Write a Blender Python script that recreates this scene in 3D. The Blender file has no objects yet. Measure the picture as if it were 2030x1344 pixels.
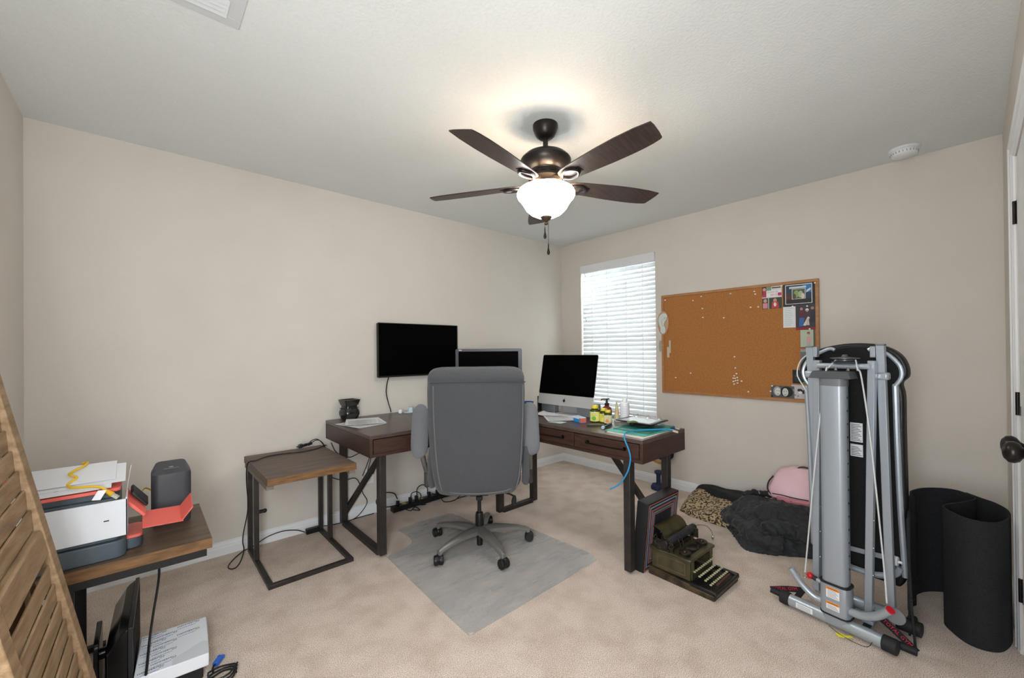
import bpy, bmesh, math, random
from mathutils import Vector, Matrix, noise
PI = math.pi
S = bpy.context.scene
COL = S.collection
R = math.radians
# ------------------------------------------------------------------ camera
F_PX, YAW, PIT, ROL, SHY, EYE = 818.368, 0.730597, 0.00545742, -0.00942861, 18.5955, 1.2556
fw = Vector((math.sin(YAW)*math.cos(PIT), math.cos(YAW)*math.cos(PIT), math.sin(PIT)))
rt = Vector((math.cos(YAW), -math.sin(YAW), 0)); up = rt.cross(fw)
r2 = rt*math.cos(ROL)+up*math.sin(ROL); u2 = -rt*math.sin(ROL)+up*math.cos(ROL)
cd = bpy.data.cameras.new('camera'); cam = bpy.data.objects.new('camera', cd); COL.objects.link(cam)
cam.matrix_world = Matrix(((r2.x,u2.x,-fw.x,0),(r2.y,u2.y,-fw.y,0),(r2.z,u2.z,-fw.z,EYE),(0,0,0,1)))
cd.sensor_width = 36; cd.lens = F_PX*36/2030; cd.shift_y = SHY/2030; cd.clip_start = .02
S.camera = cam
# ------------------------------------------------------------------ world, lights, exposure
w = bpy.data.worlds.new('world'); S.world = w; w.use_nodes = True
bg = w.node_tree.nodes['Background']; bg.inputs[0].default_value = (.92,.96,1,1); bg.inputs[1].default_value = .30
def area(name, loc, tgt, sx, sy, power, col):
    l = bpy.data.lights.new(name,'AREA'); l.shape='RECTANGLE'; l.size=sx; l.size_y=sy; l.energy=power; l.color=col
    o = bpy.data.objects.new(name,l); COL.objects.link(o); o.location=loc
    o.rotation_euler = (Vector(tgt)-Vector(loc)).to_track_quat('-Z','Y').to_euler(); return o
# daylight entering by the window, in front of the blind slats' glass
area('window_daylight', (3.80,2.418,1.40), (2.0,2.2,1.1), .95, 1.5, 36, (.94,.98,.97))
# added fill lamp near the camera, standing for a flash bounced off the ceiling
area('bounce_fill', (.0,.10,.95), (.7,.8,2.44), .5, .5, 1.0, (.9,.97,1))
area('fill_light', (-.20,.02,1.15), (1.8,2.0,.75), .9, 1.2, 35, (.94,.98,1))  # unseen fill lamp added beside the camera; there is no doorway here
S.view_settings.view_transform='Standard'; S.view_settings.look='None'
S.view_settings.gamma=1; S.view_settings.use_curve_mapping=False
S.view_settings.exposure = 1.10
# ------------------------------------------------------------------ materials
def lin(c):
    if isinstance(c,str): c=[int(c[i:i+2],16)/255 for i in (0,2,4)]
    return tuple(((x/12.92) if x<=.04045 else ((x+.055)/1.055)**2.4) for x in c)+(1,)
MC={}
def mat(name, c, rough=.6, metal=0, c2=None, scale=8, bump=0, bscale=80, stretch=(1,1,1), spec=.4, emis=0, alpha=1, trans=0, wave=False, thr=(.35,.65), sheen=0):
    if name in MC: return MC[name]
    m = bpy.data.materials.new(name); m.use_nodes=True; nt=m.node_tree; b=nt.nodes['Principled BSDF']
    b.inputs['Base Color'].default_value=lin(c); b.inputs['Roughness'].default_value=rough; b.inputs['Metallic'].default_value=metal
    b.inputs['Specular IOR Level'].default_value=spec
    if sheen: b.inputs['Sheen Weight'].default_value=sheen
    if alpha<1: b.inputs['Alpha'].default_value=alpha
    if trans: b.inputs['Transmission Weight'].default_value=trans
    if emis:
        b.inputs['Emission Color'].default_value=lin(c); b.inputs['Emission Strength'].default_value=emis
    if c2 or bump:
        tc=nt.nodes.new('ShaderNodeTexCoord'); mp=nt.nodes.new('ShaderNodeMapping'); mp.inputs['Scale'].default_value=stretch
        nt.links.new(tc.outputs['Object'],mp.inputs[0])
    if c2:
        if wave:
            n=nt.nodes.new('ShaderNodeTexWave'); n.inputs['Scale'].default_value=scale; n.inputs['Distortion'].default_value=6; n.inputs['Detail'].default_value=3
        else:
            n=nt.nodes.new('ShaderNodeTexNoise'); n.inputs['Scale'].default_value=scale; n.inputs['Detail'].default_value=5
        nt.links.new(mp.outputs[0],n.inputs['Vector'])
        cr=nt.nodes.new('ShaderNodeValToRGB'); cr.color_ramp.elements[0].position=thr[0]; cr.color_ramp.elements[1].position=thr[1]
        cr.color_ramp.elements[0].color=lin(c); cr.color_ramp.elements[1].color=lin(c2)
        nt.links.new(n.outputs['Fac'],cr.inputs[0]); nt.links.new(cr.outputs[0],b.inputs['Base Color'])
    if bump:
        n=nt.nodes.new('ShaderNodeTexNoise'); n.inputs['Scale'].default_value=bscale; n.inputs['Detail'].default_value=3
        nt.links.new(mp.outputs[0] if stretch!=(1,1,1) else tc.outputs['Object'],n.inputs['Vector'])
        bp=nt.nodes.new('ShaderNodeBump'); bp.inputs['Strength'].default_value=bump; bp.inputs['Distance'].default_value=.01
        nt.links.new(n.outputs['Fac'],bp.inputs['Height']); nt.links.new(bp.outputs[0],b.inputs['Normal'])
    MC[name]=m; return m
wallm = mat('wall paint','d8d2ca',.85,c2='d5cfc7',scale=3,bump=.12,bscale=160)
ceilm = mat('ceiling paint','e4e6e4',.9,bump=.24,bscale=85,c2='dfe4e2',scale=60)
trimm = mat('white trim','e8ebee',.4)
# carpet: speckled pile
def carpet():
    m=bpy.data.materials.new('carpet'); m.use_nodes=True; nt=m.node_tree; b=nt.nodes['Principled BSDF']; b.inputs['Roughness'].default_value=1; b.inputs['Specular IOR Level'].default_value=.1
    tc=nt.nodes.new('ShaderNodeTexCoord'); L=nt.links.new
    a=nt.nodes.new('ShaderNodeTexNoise'); a.inputs['Scale'].default_value=330; a.inputs['Detail'].default_value=2
    c=nt.nodes.new('ShaderNodeTexNoise'); c.inputs['Scale'].default_value=8; c.inputs['Detail'].default_value=4
    v=nt.nodes.new('ShaderNodeTexVoronoi'); v.inputs['Scale'].default_value=420
    for n in (a,c,v): L(tc.outputs['Object'],n.inputs['Vector'])
    r=nt.nodes.new('ShaderNodeValToRGB'); e=r.color_ramp.elements; e[0].position=.36; e[0].color=lin('a08e80'); e[1].position=.60; e[1].color=lin('f8eee7')
    x=r.color_ramp.elements.new(.47); x.color=lin('e0d3ca')
    L(a.outputs['Fac'],r.inputs[0])
    r2_=nt.nodes.new('ShaderNodeValToRGB'); e=r2_.color_ramp.elements; e[0].position=.34; e[0].color=lin('efe7e0'); e[1].position=.6; e[1].color=lin('fffaf5')
    L(c.outputs['Fac'],r2_.inputs[0])
    mx=nt.nodes.new('ShaderNodeMix'); mx.data_type='RGBA'; mx.blend_type='MULTIPLY'; mx.inputs[0].default_value=1
    L(r.outputs[0],mx.inputs[6]); L(r2_.outputs[0],mx.inputs[7]); L(mx.outputs[2],b.inputs['Base Color'])
    bp=nt.nodes.new('ShaderNodeBump'); bp.inputs['Strength'].default_value=.6; bp.inputs['Distance'].default_value=.004
    L(v.outputs['Distance'],bp.inputs['Height']); L(bp.outputs[0],b.inputs['Normal'])
    return m
carpetm=carpet()
desk_top=mat('dark walnut top','54453d',.32,c2='463832',scale=6,stretch=(1,6,1),spec=.6)
desk_side=mat('dark walnut face','452f28',.4,c2='382620',scale=7,stretch=(2,2,14))
steel=mat('dark steel','3b3735',.45,metal=.55,c2='443f3c',scale=20)
blk=mat('black plastic','141416',.4); blkm=mat('matte black','1b1b1d',.75); scr=mat('screen','030303',.12)
scrm=mat('dull screen','020202',.5,spec=.03)
rub=mat('black rubber','202022',.65)
white=mat('white plastic','e6e7ea',.45); paper=mat('paper','e0e1e5',.8)
silver=mat('silver paint','9fa7b0',.38,metal=.35); silver2=mat('silver tube','aeb7c0',.32,metal=.5)
chrome=mat('chrome','d0d0d0',.15,metal=1)
cord_m=mat('black cord','17171a',.5)
fabric=mat('grey tweed','54565a',.95,c2='44464a',scale=650,bump=.5,bscale=300,sheen=.2)
fabl=mat('light grey tweed','7c7e83',.95,c2='696b70',scale=650,bump=.5,bscale=300,sheen=.2)
# ------------------------------------------------------------------ mesh builder
class MB:
    def __init__(s): s.v=[]; s.f=[]; s.m=[]; s.mi=0
    def add(s,vs,fs,M=None):
        o=len(s.v); s.v+=[(M@Vector(v)) if M else Vector(v) for v in vs]
        for f in fs: s.f.append([o+i for i in f]); s.m.append(s.mi)
        return s
    def box(s,x0,x1,y0,y1,z0,z1,M=None):
        return s.add([(x0,y0,z0),(x1,y0,z0),(x1,y1,z0),(x0,y1,z0),(x0,y0,z1),(x1,y0,z1),(x1,y1,z1),(x0,y1,z1)],
          [(0,3,2,1),(4,5,6,7),(0,1,5,4),(1,2,6,5),(2,3,7,6),(3,0,4,7)],M)
    def cbox(s,c,d,rot=(0,0,0)):
        from mathutils import Euler
        M=Matrix.Translation(c)@Euler(rot).to_matrix().to_4x4()
        return s.box(-d[0]/2,d[0]/2,-d[1]/2,d[1]/2,-d[2]/2,d[2]/2,M)
    def bar(s,a,b,w,h,side=None):
        a=Vector(a); b=Vector(b); d=(b-a); L=d.length; d.normalize()
        sd=Vector(side) if side else (Vector((0,0,1)) if abs(d.z)<.9 else Vector((1,0,0)))
        x=sd.cross(d).normalized(); y=d.cross(x)
        M=Matrix(((x.x,y.x,d.x,a.x),(x.y,y.y,d.y,a.y),(x.z,y.z,d.z,a.z),(0,0,0,1)))
        return s.box(-w/2,w/2,-h/2,h/2,0,L,M)
    def lathe(s,prof,n=24,M=None,cap=True):
        vs=[];fs=[]
        for r,z in prof:
            for i in range(n):
                a=2*PI*i/n; vs.append((r*math.cos(a),r*math.sin(a),z))
        for j in range(len(prof)-1):
            for i in range(n): k=(i+1)%n; fs.append((j*n+i,j*n+k,(j+1)*n+k,(j+1)*n+i))
        if cap and prof[0][0]>1e-5: fs.append(tuple(range(n-1,-1,-1)))
        if cap and prof[-1][0]>1e-5: fs.append(tuple((len(prof)-1)*n+i for i in range(n)))
        return s.add(vs,fs,M)
    def cyl(s,a,b,r,r1=None,n=16):
        a=Vector(a); b=Vector(b); q=(b-a).to_track_quat('Z','Y').to_matrix().to_4x4()
        return s.lathe([(r,0),(r if r1 is None else r1,(b-a).length)],n,Matrix.Translation(a)@q)
    def tube(s,pts,r,n=8,closed=False):
        P=[Vector(p) for p in pts]; N=len(P); vs=[];fs=[]; pn=None
        for i in range(N):
            t=(P[(i+1)%N] if (closed or i<N-1) else P[i])-(P[i-1] if (closed or i>0) else P[i]); 
            if t.length<1e-9: t=Vector((0,0,1))
            t.normalize()
            if pn is None: pn=t.orthogonal().normalized()
            pn=(pn-t*pn.dot(t)); pn=pn.normalized() if pn.length>1e-6 else t.orthogonal().normalized()
            bn=t.cross(pn); rr=r[i] if isinstance(r,(list,tuple)) else r
            for k in range(n): a=2*PI*k/n; vs.append(P[i]+pn*math.cos(a)*rr+bn*math.sin(a)*rr)
        for i in range(N if closed else N-1):
            for k in range(n): j=(i+1)%N; fs.append((i*n+k,i*n+(k+1)%n,j*n+(k+1)%n,j*n+k))
        if not closed: fs+= [tuple(range(n-1,-1,-1)), tuple((N-1)*n+k for k in range(n))]
        return s.add(vs,fs)
    def prism(s,pts,z0,z1,M=None):
        n=len(pts); return s.add([(x,y,z0) for x,y in pts]+[(x,y,z1) for x,y in pts],
          [tuple(range(n-1,-1,-1)),tuple(range(n,2*n))]+[(i,(i+1)%n,n+(i+1)%n,n+i) for i in range(n)],M)
    def loft(s,rings,cap=True,M=None):
        n=len(rings[0]); vs=[p for r in rings for p in r]; fs=[]
        for j in range(len(rings)-1):
            for i in range(n): k=(i+1)%n; fs.append((j*n+i,j*n+k,(j+1)*n+k,(j+1)*n+i))
        if cap: fs+=[tuple(range(n-1,-1,-1)),tuple((len(rings)-1)*n+i for i in range(n))]
        return s.add(vs,fs,M)
    def grid(s,fn,nu,nv,M=None):
        vs=[fn(i/(nu-1),j/(nv-1)) for j in range(nv) for i in range(nu)]
        return s.add(vs,[(j*nu+i,j*nu+i+1,(j+1)*nu+i+1,(j+1)*nu+i) for j in range(nv-1) for i in range(nu-1)],M)
    def sphere(s,c,r,n=16,sc=(1,1,1)):
        pr=[(r*math.sin(PI*i/(n//2)),-r*math.cos(PI*i/(n//2))) for i in range(n//2+1)]; pr[0]=(1e-6,-r); pr[-1]=(1e-6,r)
        return s.lathe(pr,n,Matrix.Translation(c)@Matrix.Diagonal((*sc,1)))
    def text(s,t,size,M,depth=.0004,align='LEFT'):
        c=bpy.data.curves.new('t','FONT'); c.body=t; c.size=size; c.extrude=depth; c.align_x=align; c.resolution_u=2
        o=bpy.data.objects.new('t',c); COL.objects.link(o)
        dg=bpy.context.evaluated_depsgraph_get(); me=bpy.data.meshes.new_from_object(o.evaluated_get(dg))
        s.add([v.co.copy() for v in me.vertices],[tuple(p.vertices) for p in me.polygons],M)
        bpy.data.objects.remove(o); bpy.data.curves.remove(c); bpy.data.meshes.remove(me); return s
def rrect(x0,x1,y0,y1,r,n=5):
    o=[]
    for cx,cy,a0 in ((x1-r,y1-r,0),(x0+r,y1-r,90),(x0+r,y0+r,180),(x1-r,y0+r,270)):
        for i in range(n+1): a=R(a0+90*i/n); o.append((cx+r*math.cos(a),cy+r*math.sin(a)))
    return o
def spline(P,n=8):
    P=[Vector(p) for p in P]; Q=[P[0]*2-P[1]]+P+[P[-1]*2-P[-2]]; o=[]
    for i in range(1,len(Q)-2):
        a,b,c,d=Q[i-1:i+3]
        for k in range(n):
            t=k/n; o.append(.5*((2*b)+(c-a)*t+(2*a-5*b+4*c-d)*t*t+(3*b-a-3*c+d)*t**3))
    o.append(P[-1]); return o
def build(name,mb,mats,parent=None,world=False,bevel=0,seg=2,smooth=True,subd=0,ang=35,origin=None,label=None):
    me=bpy.data.meshes.new(name); vs=mb.v; org=Vector((0,0,0))
    if parent is not None and world:
        W_=Matrix.Identity(4); q_=parent
        while q_ is not None: W_=q_.matrix_basis@W_; q_=q_.parent
        inv=W_.inverted(); vs=[inv@v for v in vs]
    elif parent is None:
        if origin is None:
            xs=[v.x for v in vs]; ys=[v.y for v in vs]; zs=[v.z for v in vs]
            org=Vector(((min(xs)+max(xs))/2,(min(ys)+max(ys))/2,min(zs)))
        else: org=Vector(origin)
        vs=[v-org for v in vs]
    me.from_pydata(vs,[],mb.f)
    for m in (mats if isinstance(mats,(list,tuple)) else [mats]): me.materials.append(m)
    me.polygons.foreach_set('material_index',mb.m); me.update()
    bm=bmesh.new(); bm.from_mesh(me); bmesh.ops.recalc_face_normals(bm,faces=bm.faces); bm.to_mesh(me); bm.free()
    if smooth:
        me.polygons.foreach_set('use_smooth',[True]*len(me.polygons)); me.set_sharp_from_angle(angle=R(ang))
    o=bpy.data.objects.new(name,me); COL.objects.link(o); o.location=org
    if parent is not None: o.parent=parent
    if bevel:
        b=o.modifiers.new('b','BEVEL'); b.width=bevel; b.segments=seg; b.limit_method='ANGLE'; b.angle_limit=R(40)
    if subd:
        b=o.modifiers.new('s','SUBSURF'); b.levels=subd; b.render_levels=subd
    if label: o['label']=label
    return o
def tag(o,label,cat,group=None,kind=None):
    o['label']=label; o['category']=cat
    if group: o['group']=group
    if kind: o['kind']=kind
    return o
def thing(name,label,cat,loc=(0,0,0),rz=0,group=None):
    o=bpy.data.objects.new(name,None); COL.objects.link(o); o.empty_display_size=.05
    o.matrix_basis=Matrix.Translation(loc)@Matrix.Rotation(rz,4,'Z'); return tag(o,label,cat,group)
def struct(name,mb,m,**k):
    o=build(name,mb,m,**k); o['kind']='structure'; return o
# ------------------------------------------------------------------ room shell
XL,XR,YF,YB,CH=-.437,3.582,-.123,3.138,2.44
WY0,WY1,WZ0,WZ1=1.978,2.858,.585,2.17    # window opening in the right wall
struct('floor',MB().box(XL-.1,XR+.3,YF-.2,YB+.1,-.1,0),carpetm,smooth=False)
struct('ceiling',MB().box(XL-.1,XR+.3,YF-.2,YB+.1,CH,CH+.1),ceilm,smooth=False)
struct('wall_back',MB().box(XL-.1,XR+.22,YB,YB+.1,0,CH),wallm,smooth=False)
b=MB().box(XR,XR+.14,YF-.1,WY0,0,CH).box(XR,XR+.14,WY1,YB,0,CH).box(XR,XR+.14,WY0,WY1,0,WZ0).box(XR,XR+.14,WY0,WY1,WZ1,CH)
struct('wall_right',b,wallm,smooth=False)
struct('wall_left',MB().box(XL-.1,XL,YF-.1,YB,0,CH),wallm,smooth=False)
# front wall with the closet opening
DX0,DX1,DZ=1.12,2.66,2.03
b=MB().box(XL,DX0,YF-.1,YF,0,CH).box(DX1,XR,YF-.1,YF,0,CH).box(DX0,DX1,YF-.1,YF,DZ,CH)
struct('wall_front',b,wallm,smooth=False)
def basebd(a,b_,nrm):  # profiled baseboard strip
    a=Vector(a);b_=Vector(b_);n=Vector(nrm); pr=[(0,0),(.014,0),(.014,.045),(.011,.052),(.011,.062),(.006,.072),(.006,.079),(0,.083)]
    m=MB(); m.loft([[p+n*x+Vector((0,0,z)) for x,z in pr] for p in (a,b_)]); return m
struct('baseboard_back',basebd((XL,YB,0),(XR,YB,0),(0,-1,0)),trimm,ang=20)
struct('baseboard_right',basebd((XR,YF,0),(XR,YB,0),(-1,0,0)),trimm,ang=20)
struct('baseboard_left',basebd((XL,YF,0),(XL,YB,0),(1,0,0)),trimm,ang=20)
struct('baseboard_front',basebd((DX1+.07,YF,0),(XR,YF,0),(0,1,0)),trimm,ang=20)
# closet casing and doors
cas=MB()
def casing(a,b_,side): 
    a=Vector(a);b_=Vector(b_);sd=Vector(side);n=Vector((0,1,0)); pr=[(0,0),(0,.016),(.012,.018),(.02,.013),(.045,.012),(.052,.008),(.06,.006),(.066,0)]
    cas.loft([[p+sd*(.066-x)+n*z for x,z in pr] for p in (a,b_)])
casing((DX1,YF,0),(DX1,YF,DZ+.06),(1,0,0)); casing((DX0-.066,YF,DZ),(DX1+.066,YF,DZ),(0,0,1)); casing((DX0,YF,0),(DX0,YF,DZ+.06),(-1,0,0))
struct('trim_1',cas,trimm,ang=20)
bronze=mat('dark bronze','2a2624',.32,metal=.7)
def closet_door(n,x0,x1,kx,hx):
    d=MB(); y1=YF-.004; d.box(x0,x1,y1-.035,y1,.012,DZ-.004)
    o=struct('door_%d'%n,d,trimm,bevel=.002)
    p=MB()
    for z0,z1 in ((.22,.86),(1.02,1.86)):
        for i,(q,h) in enumerate(((0,.006),(.02,.009),(.05,.004))):
            p.box(x0+.11+q,x1-.11-q,y1-.001,y1+h if i!=1 else y1+.002,z0+q,z1-q)
    build('panel_moulding',p,trimm,parent=o,world=True,bevel=.003)
    k=MB(); k.lathe([(.033,0),(.034,.004),(.026,.008),(.012,.011),(.0105,.03),(.016,.036),(.026,.042),(.031,.052),(.029,.063),(.018,.072),(.008,.0745),(.001,.075)],36,Matrix.Translation((kx,y1,.955))@Matrix.Rotation(-PI/2,4,'X'))
    build('door_knob',k,bronze,parent=o,world=True,ang=75)
    for hz in (.26,1.02,1.80):
        h=MB(); h.box(hx-.028,hx+.003,y1-.001,y1+.0035,hz-.045,hz+.045)
        h.cyl((hx+.001,y1+.007,hz-.047),(hx+.001,y1+.007,hz+.047),.0065,n=12)
        for dz in (-.03,0,.03): h.cyl((hx-.014,y1+.0035,hz+dz),(hx-.014,y1+.0045,hz+dz),.004,n=8)
        build('hinge',h,bronze,parent=o,world=True)
    return o
MX=(DX0+DX1)/2
closet_door(1,MX+.002,DX1-.003,MX+.055,DX1-.002)
closet_door(2,DX0+.003,MX-.002,MX-.055,DX0+.03)
# window: frame, panes, sill
b=MB()
xw=XR+.10
for a in ((WY0,WY0+.04,WZ0,WZ1),(WY1-.04,WY1,WZ0,WZ1),(WY0,WY1,WZ0,WZ0+.04),(WY0,WY1,WZ1-.04,WZ1),(WY0,WY1,1.35,1.39)): b.box(xw,xw+.035,*a)
win=struct('window_1',b,trimm)
glass=mat('window glass','ffffff',.02,trans=1)
g=MB().box(xw+.015,xw+.019,WY0+.03,WY1-.03,WZ0+.03,WZ1-.03); o=build('window_pane',g,glass,parent=win,world=True)
b=MB().box(XR-.012,XR+.10,WY0-.0,WY1+.0,WZ0-.012,WZ0+.012)
build('window_sill',b,trimm,parent=win,world=True)
# blind
blm=bpy.data.materials.new('blind slat'); blm.use_nodes=True
nt=blm.node_tree; pb=nt.nodes['Principled BSDF']; pb.inputs['Base Color'].default_value=lin('f2f4f5'); pb.inputs['Roughness'].default_value=.45
tr=nt.nodes.new('ShaderNodeBsdfTranslucent'); tr.inputs[0].default_value=(.72,.77,.79,1); mx=nt.nodes.new('ShaderNodeMixShader'); mx.inputs[0].default_value=.25
out=nt.nodes['Material Output']; nt.links.new(pb.outputs[0],mx.inputs[1]); nt.links.new(tr.outputs[0],mx.inputs[2]); nt.links.new(mx.outputs[0],out.inputs[0])
bl=thing('window_blind','white horizontal slatted blind lowered over the window','blind',(XR+.03,(WY0+WY1)/2,WZ0+.01))
v=MB().box(XR-.018,XR+.06,WY0+.003,WY1-.003,WZ1-.085,WZ1-.003); build('valance',v,white,parent=bl,world=True,bevel=.003)
sl=MB(); nS=33; z0=WZ0+.065; z1=WZ1-.11
for i in range(nS):
    z=z0+(z1-z0)*i/(nS-1); c=Vector((XR+.030,0,z)); a=R(69)
    for k in range(4):  # slightly curved slat in four strips
        t0=-.025+k*.0125; t1=t0+.0125
        def P(t,off): 
            cv=.004*(1-(t/.025)**2); return (c.x+t*math.cos(a)-(cv+off)*math.sin(a), z+t*math.sin(a)+ (cv+off)*math.cos(a))
        A=P(t0,0);B=P(t1,0);C=P(t1,.0025);D=P(t0,.0025)
        sl.add([(q[0],y,q[1]) for y in (WY0+.008,WY1-.008) for q in (A,B,C,D)],[(0,1,5,4),(1,2,6,5),(2,3,7,6),(3,0,4,7),(0,3,2,1),(4,5,6,7)])
build('slats',sl,blm,parent=bl,world=True)
v=MB().box(XR+.008,XR+.052,WY0+.008,WY1-.008,WZ0+.022,WZ0+.044); build('bottom_rail',v,white,parent=bl,world=True,bevel=.004)
for y in (2.12,2.30,2.53,2.72):
    v=MB().box(XR+.012,XR+.0135,y-.0025,y+.0025,WZ0+.03,WZ1-.08).box(XR+.0475,XR+.049,y-.0025,y+.0025,WZ0+.03,WZ1-.08); build('ladder_cord',v,blm,parent=bl,world=True)
for y,z in ((2.80,2.07),(2.815,1.66),(2.795,1.585),(2.815,1.48)):
    v=MB().tube(spline([(XR+.004,y,z+.02),(XR-.003,y+.004,z+.01),(XR-.003,y-.004,z-.004),(XR+.004,y-.001,z-.02)],5),.003,6); build('cord_hook',v,mat('hook grey','8f9698',.4),parent=bl,world=True)
# daylight backdrop outside is the sky itself
# ------------------------------------------------------------------ ceiling fan
FC=Vector((1.585,1.490,0))
fan=thing('ceiling_fan','dark bronze ceiling fan with five wooden blades and lit glass bowl','ceiling fan',(FC.x,FC.y,CH))
fb=mat('fan bronze','2e2a28',.35,metal=.6)
T=Matrix.Translation
def fl(z): return z-CH
build('canopy',MB().lathe([(.066,0),(.066,-.018),(.0635,-.024),(.061,-.034),(.050,-.055),(.034,-.070),(.018,-.073)],36),fb,parent=fan)
build('downrod',MB().lathe([(.0135,-.065),(.0135,-.128),(.022,-.130),(.026,-.145)],20),fb,parent=fan)
build('motor_housing',MB().lathe([(.03,-.135),(.035,-.142),(.075,-.148),(.108,-.162),(.128,-.180),(.131,-.186),(.133,-.189),(.131,-.205),(.122,-.222),(.100,-.240),(.088,-.246),(.086,-.252),(.080,-.255),(.080,-.273),(.090,-.276),(.090,-.286),(.05,-.290),(.03,-.292)],48),fb,parent=fan)
for i in range(10):
    a=2*PI*i/10; v=MB().cbox((.0805*math.cos(a),.0805*math.sin(a),-.264),(.003,.026,.006),(0,0,a))
    build('vent_slot',v,mat('slot black','0c0b0b',.8),parent=fan)
build('switch_housing',MB().lathe([(.030,-.29),(.030,-.312),(.05,-.314),(.062,-.320),(.066,-.333),(.03,-.335)],32),fb,parent=fan)
bowlm=bpy.data.materials.new('bowl glass'); bowlm.use_nodes=True
nt=bowlm.node_tree; pb=nt.nodes['Principled BSDF']; pb.inputs['Base Color'].default_value=lin('fff3e2'); pb.inputs['Roughness'].default_value=.3
pb.inputs['Emission Color'].default_value=(1,.955,.90,1); pb.inputs['Emission Strength'].default_value=15
bowlin=bowlm.copy(); bowlin.name='bowl glass inside'; bowlin.node_tree.nodes['Principled BSDF'].inputs['Emission Strength'].default_value=.6
bz=-.365
prof=[(.118,bz+.032),(.128,bz+.030),(.143,bz+.020),(.152,bz+.004),(.1525,bz-.004),(.147,bz-.018),(.134,bz-.032),(.122,bz-.050),(.105,bz-.078),(.082,bz-.100),(.052,bz-.115),(.018,bz-.121)]
inner=[(r-.004,z+.002) for r,z in prof[::-1]]
gbw=MB().lathe(prof,48,None,False); gbw.mi=1; gbw.lathe(inner+[prof[0]],48,None,False); gbw.mi=0; gbw.lathe([prof[-1],inner[0]],48,None,False)
build('glass_bowl',gbw,[bowlm,bowlin],parent=fan,ang=60)
for i in range(3):
    a=R(20+120*i); v=MB().tube([(.058*math.cos(a),.058*math.sin(a),-.318),(.09*math.cos(a),.09*math.sin(a),-.316),(.125*math.cos(a),.125*math.sin(a),-.336),(.132*math.cos(a),.132*math.sin(a),bz+.022)],.003,8); build('bowl_arm',v,fb,parent=fan)
build('finial',MB().lathe([(.004,bz-.10),(.030,bz-.115),(.031,bz-.120),(.022,bz-.134),(.009,bz-.142),(.006,bz-.148),(.011,bz-.152),(.010,bz-.157),(.002,bz-.161)],24),mat('finial bronze','4a3b30',.35,metal=.6),parent=fan)
for a,(zb) in ((R(205),-.58),(R(15),-.655)):
    x=.022*math.cos(a); y=.022*math.sin(a)
    c=build('pull_chain',MB().cyl((x,y,zb+.04),(x,y,bz-.13),.0011,n=6),bronze,parent=fan)
    build('chain_fob',MB().lathe([(.001,zb+.04),(.003,zb+.03),(.0035,zb+.012),(.0075,zb-.006),(.0085,zb-.014),(.005,zb-.022),(.001,zb-.024)],14,T((x,y,0))),bronze,parent=c)
bladem=mat('blade wood','43352f',.42,c2='2e2521',scale=9,stretch=(1.2,9,1))
bedge=mat('blade edge','7b4a3a',.5)
def blade_pts(): 
    up_=[(.118,.022),(.13,.036),(.16,.047),(.21,.052),(.30,.058),(.40,.064),(.50,.066),(.56,.065),(.61,.061),(.645,.055),(.655,.050)]
    lo=[(.664,.015),(.672,-.030),(.672,-.056),(.60,-.066),(.50,-.070),(.40,-.068),(.30,-.062),(.21,-.055),(.16,-.049),(.13,-.038),(.118,-.022)]
    return up_+lo
for k in range(5):
    a=R(49+72*k); M=Matrix.Rotation(a,4,'Z')@T((0,0,-.312))@Matrix.Rotation(R(-12),4,'X')
    v=MB().prism(blade_pts(),-.003,.003,M); 
    bo=build('blade',v,[bladem],parent=fan,bevel=.0015)
    n=MB(); M2=Matrix.Rotation(a,4,'Z')@T((0,0,-.312))@Matrix.Rotation(R(-12),4,'X')
    ring=[]; 
    pts=[(.125,.0),(.145,.020),(.172,.032),(.205,.030),(.232,.0),(.205,-.030),(.172,-.032),(.145,-.020)]
    sp=spline([(*p,-.009) for p in pts+pts[:1]],5)[:-1]
    n.tube([M2@q for q in sp],.0085,8,closed=True)
    n.tube([Matrix.Rotation(a,4,'Z')@Vector(p) for p in ((.06,0,-.286),(.09,0,-.298),(.135,0,-.320))],[.010,.012,.010],8)
    n.box(.20,.25,-.02,.02,-.0055,-.003,M2)
    build('blade_iron',n,fb,parent=bo)
for a in (0,120,240):
    pass
pl=bpy.data.lights.new('fan_bulb','POINT'); pl.energy=2.0; pl.color=(1,.74,.48); pl.shadow_soft_size=.03
po=bpy.data.objects.new('fan_bulb',pl); COL.objects.link(po); po.location=(FC.x,FC.y,CH+bz+.012)
po.location=(FC.x-.03,FC.y-.075,CH+bz+.0)
pl2=bpy.data.lights.new('fan_bulb','POINT'); pl2.energy=2.0; pl2.color=(1,.74,.48); pl2.shadow_soft_size=.03
po=bpy.data.objects.new('fan_bulb',pl2); COL.objects.link(po); po.location=(FC.x+.02,FC.y+.08,CH+bz+.0)
# ------------------------------------------------------------------ ceiling vent + smoke detector
ventm=mat('vent enamel','cfd2d3',.5)
vt=thing('ceiling_vent','white louvered air vent in the ceiling at the top left','air vent',(.075,1.62,CH))
X0,X1,Y0,Y1=-.12,.268,1.40,1.775
v=MB()
for q in ((X0,X1,Y0,Y0+.045),(X0,X1,Y1-.045,Y1),(X0,X0+.045,Y0+.0451,Y1-.0451),(X1-.045,X1,Y0+.0451,Y1-.0451)): v.box(*q,CH-.006,CH-.0003)
build('vent_frame',v,ventm,parent=vt,world=True,bevel=.002)
build('vent_backing',MB().box(X0+.04,X1-.04,Y0+.04,Y1-.04,CH-.002,CH-.0005),mat('duct dark','8d9190',.8),parent=vt,world=True)
for i in range(4):
    y=Y1-.053-i*.022; build('vent_louver',MB().cbox(((X0+X1)/2,y,CH-.008),(X1-X0-.088,.019,.0015),(R(-28),0,0)),ventm,parent=vt,world=True)
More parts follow.
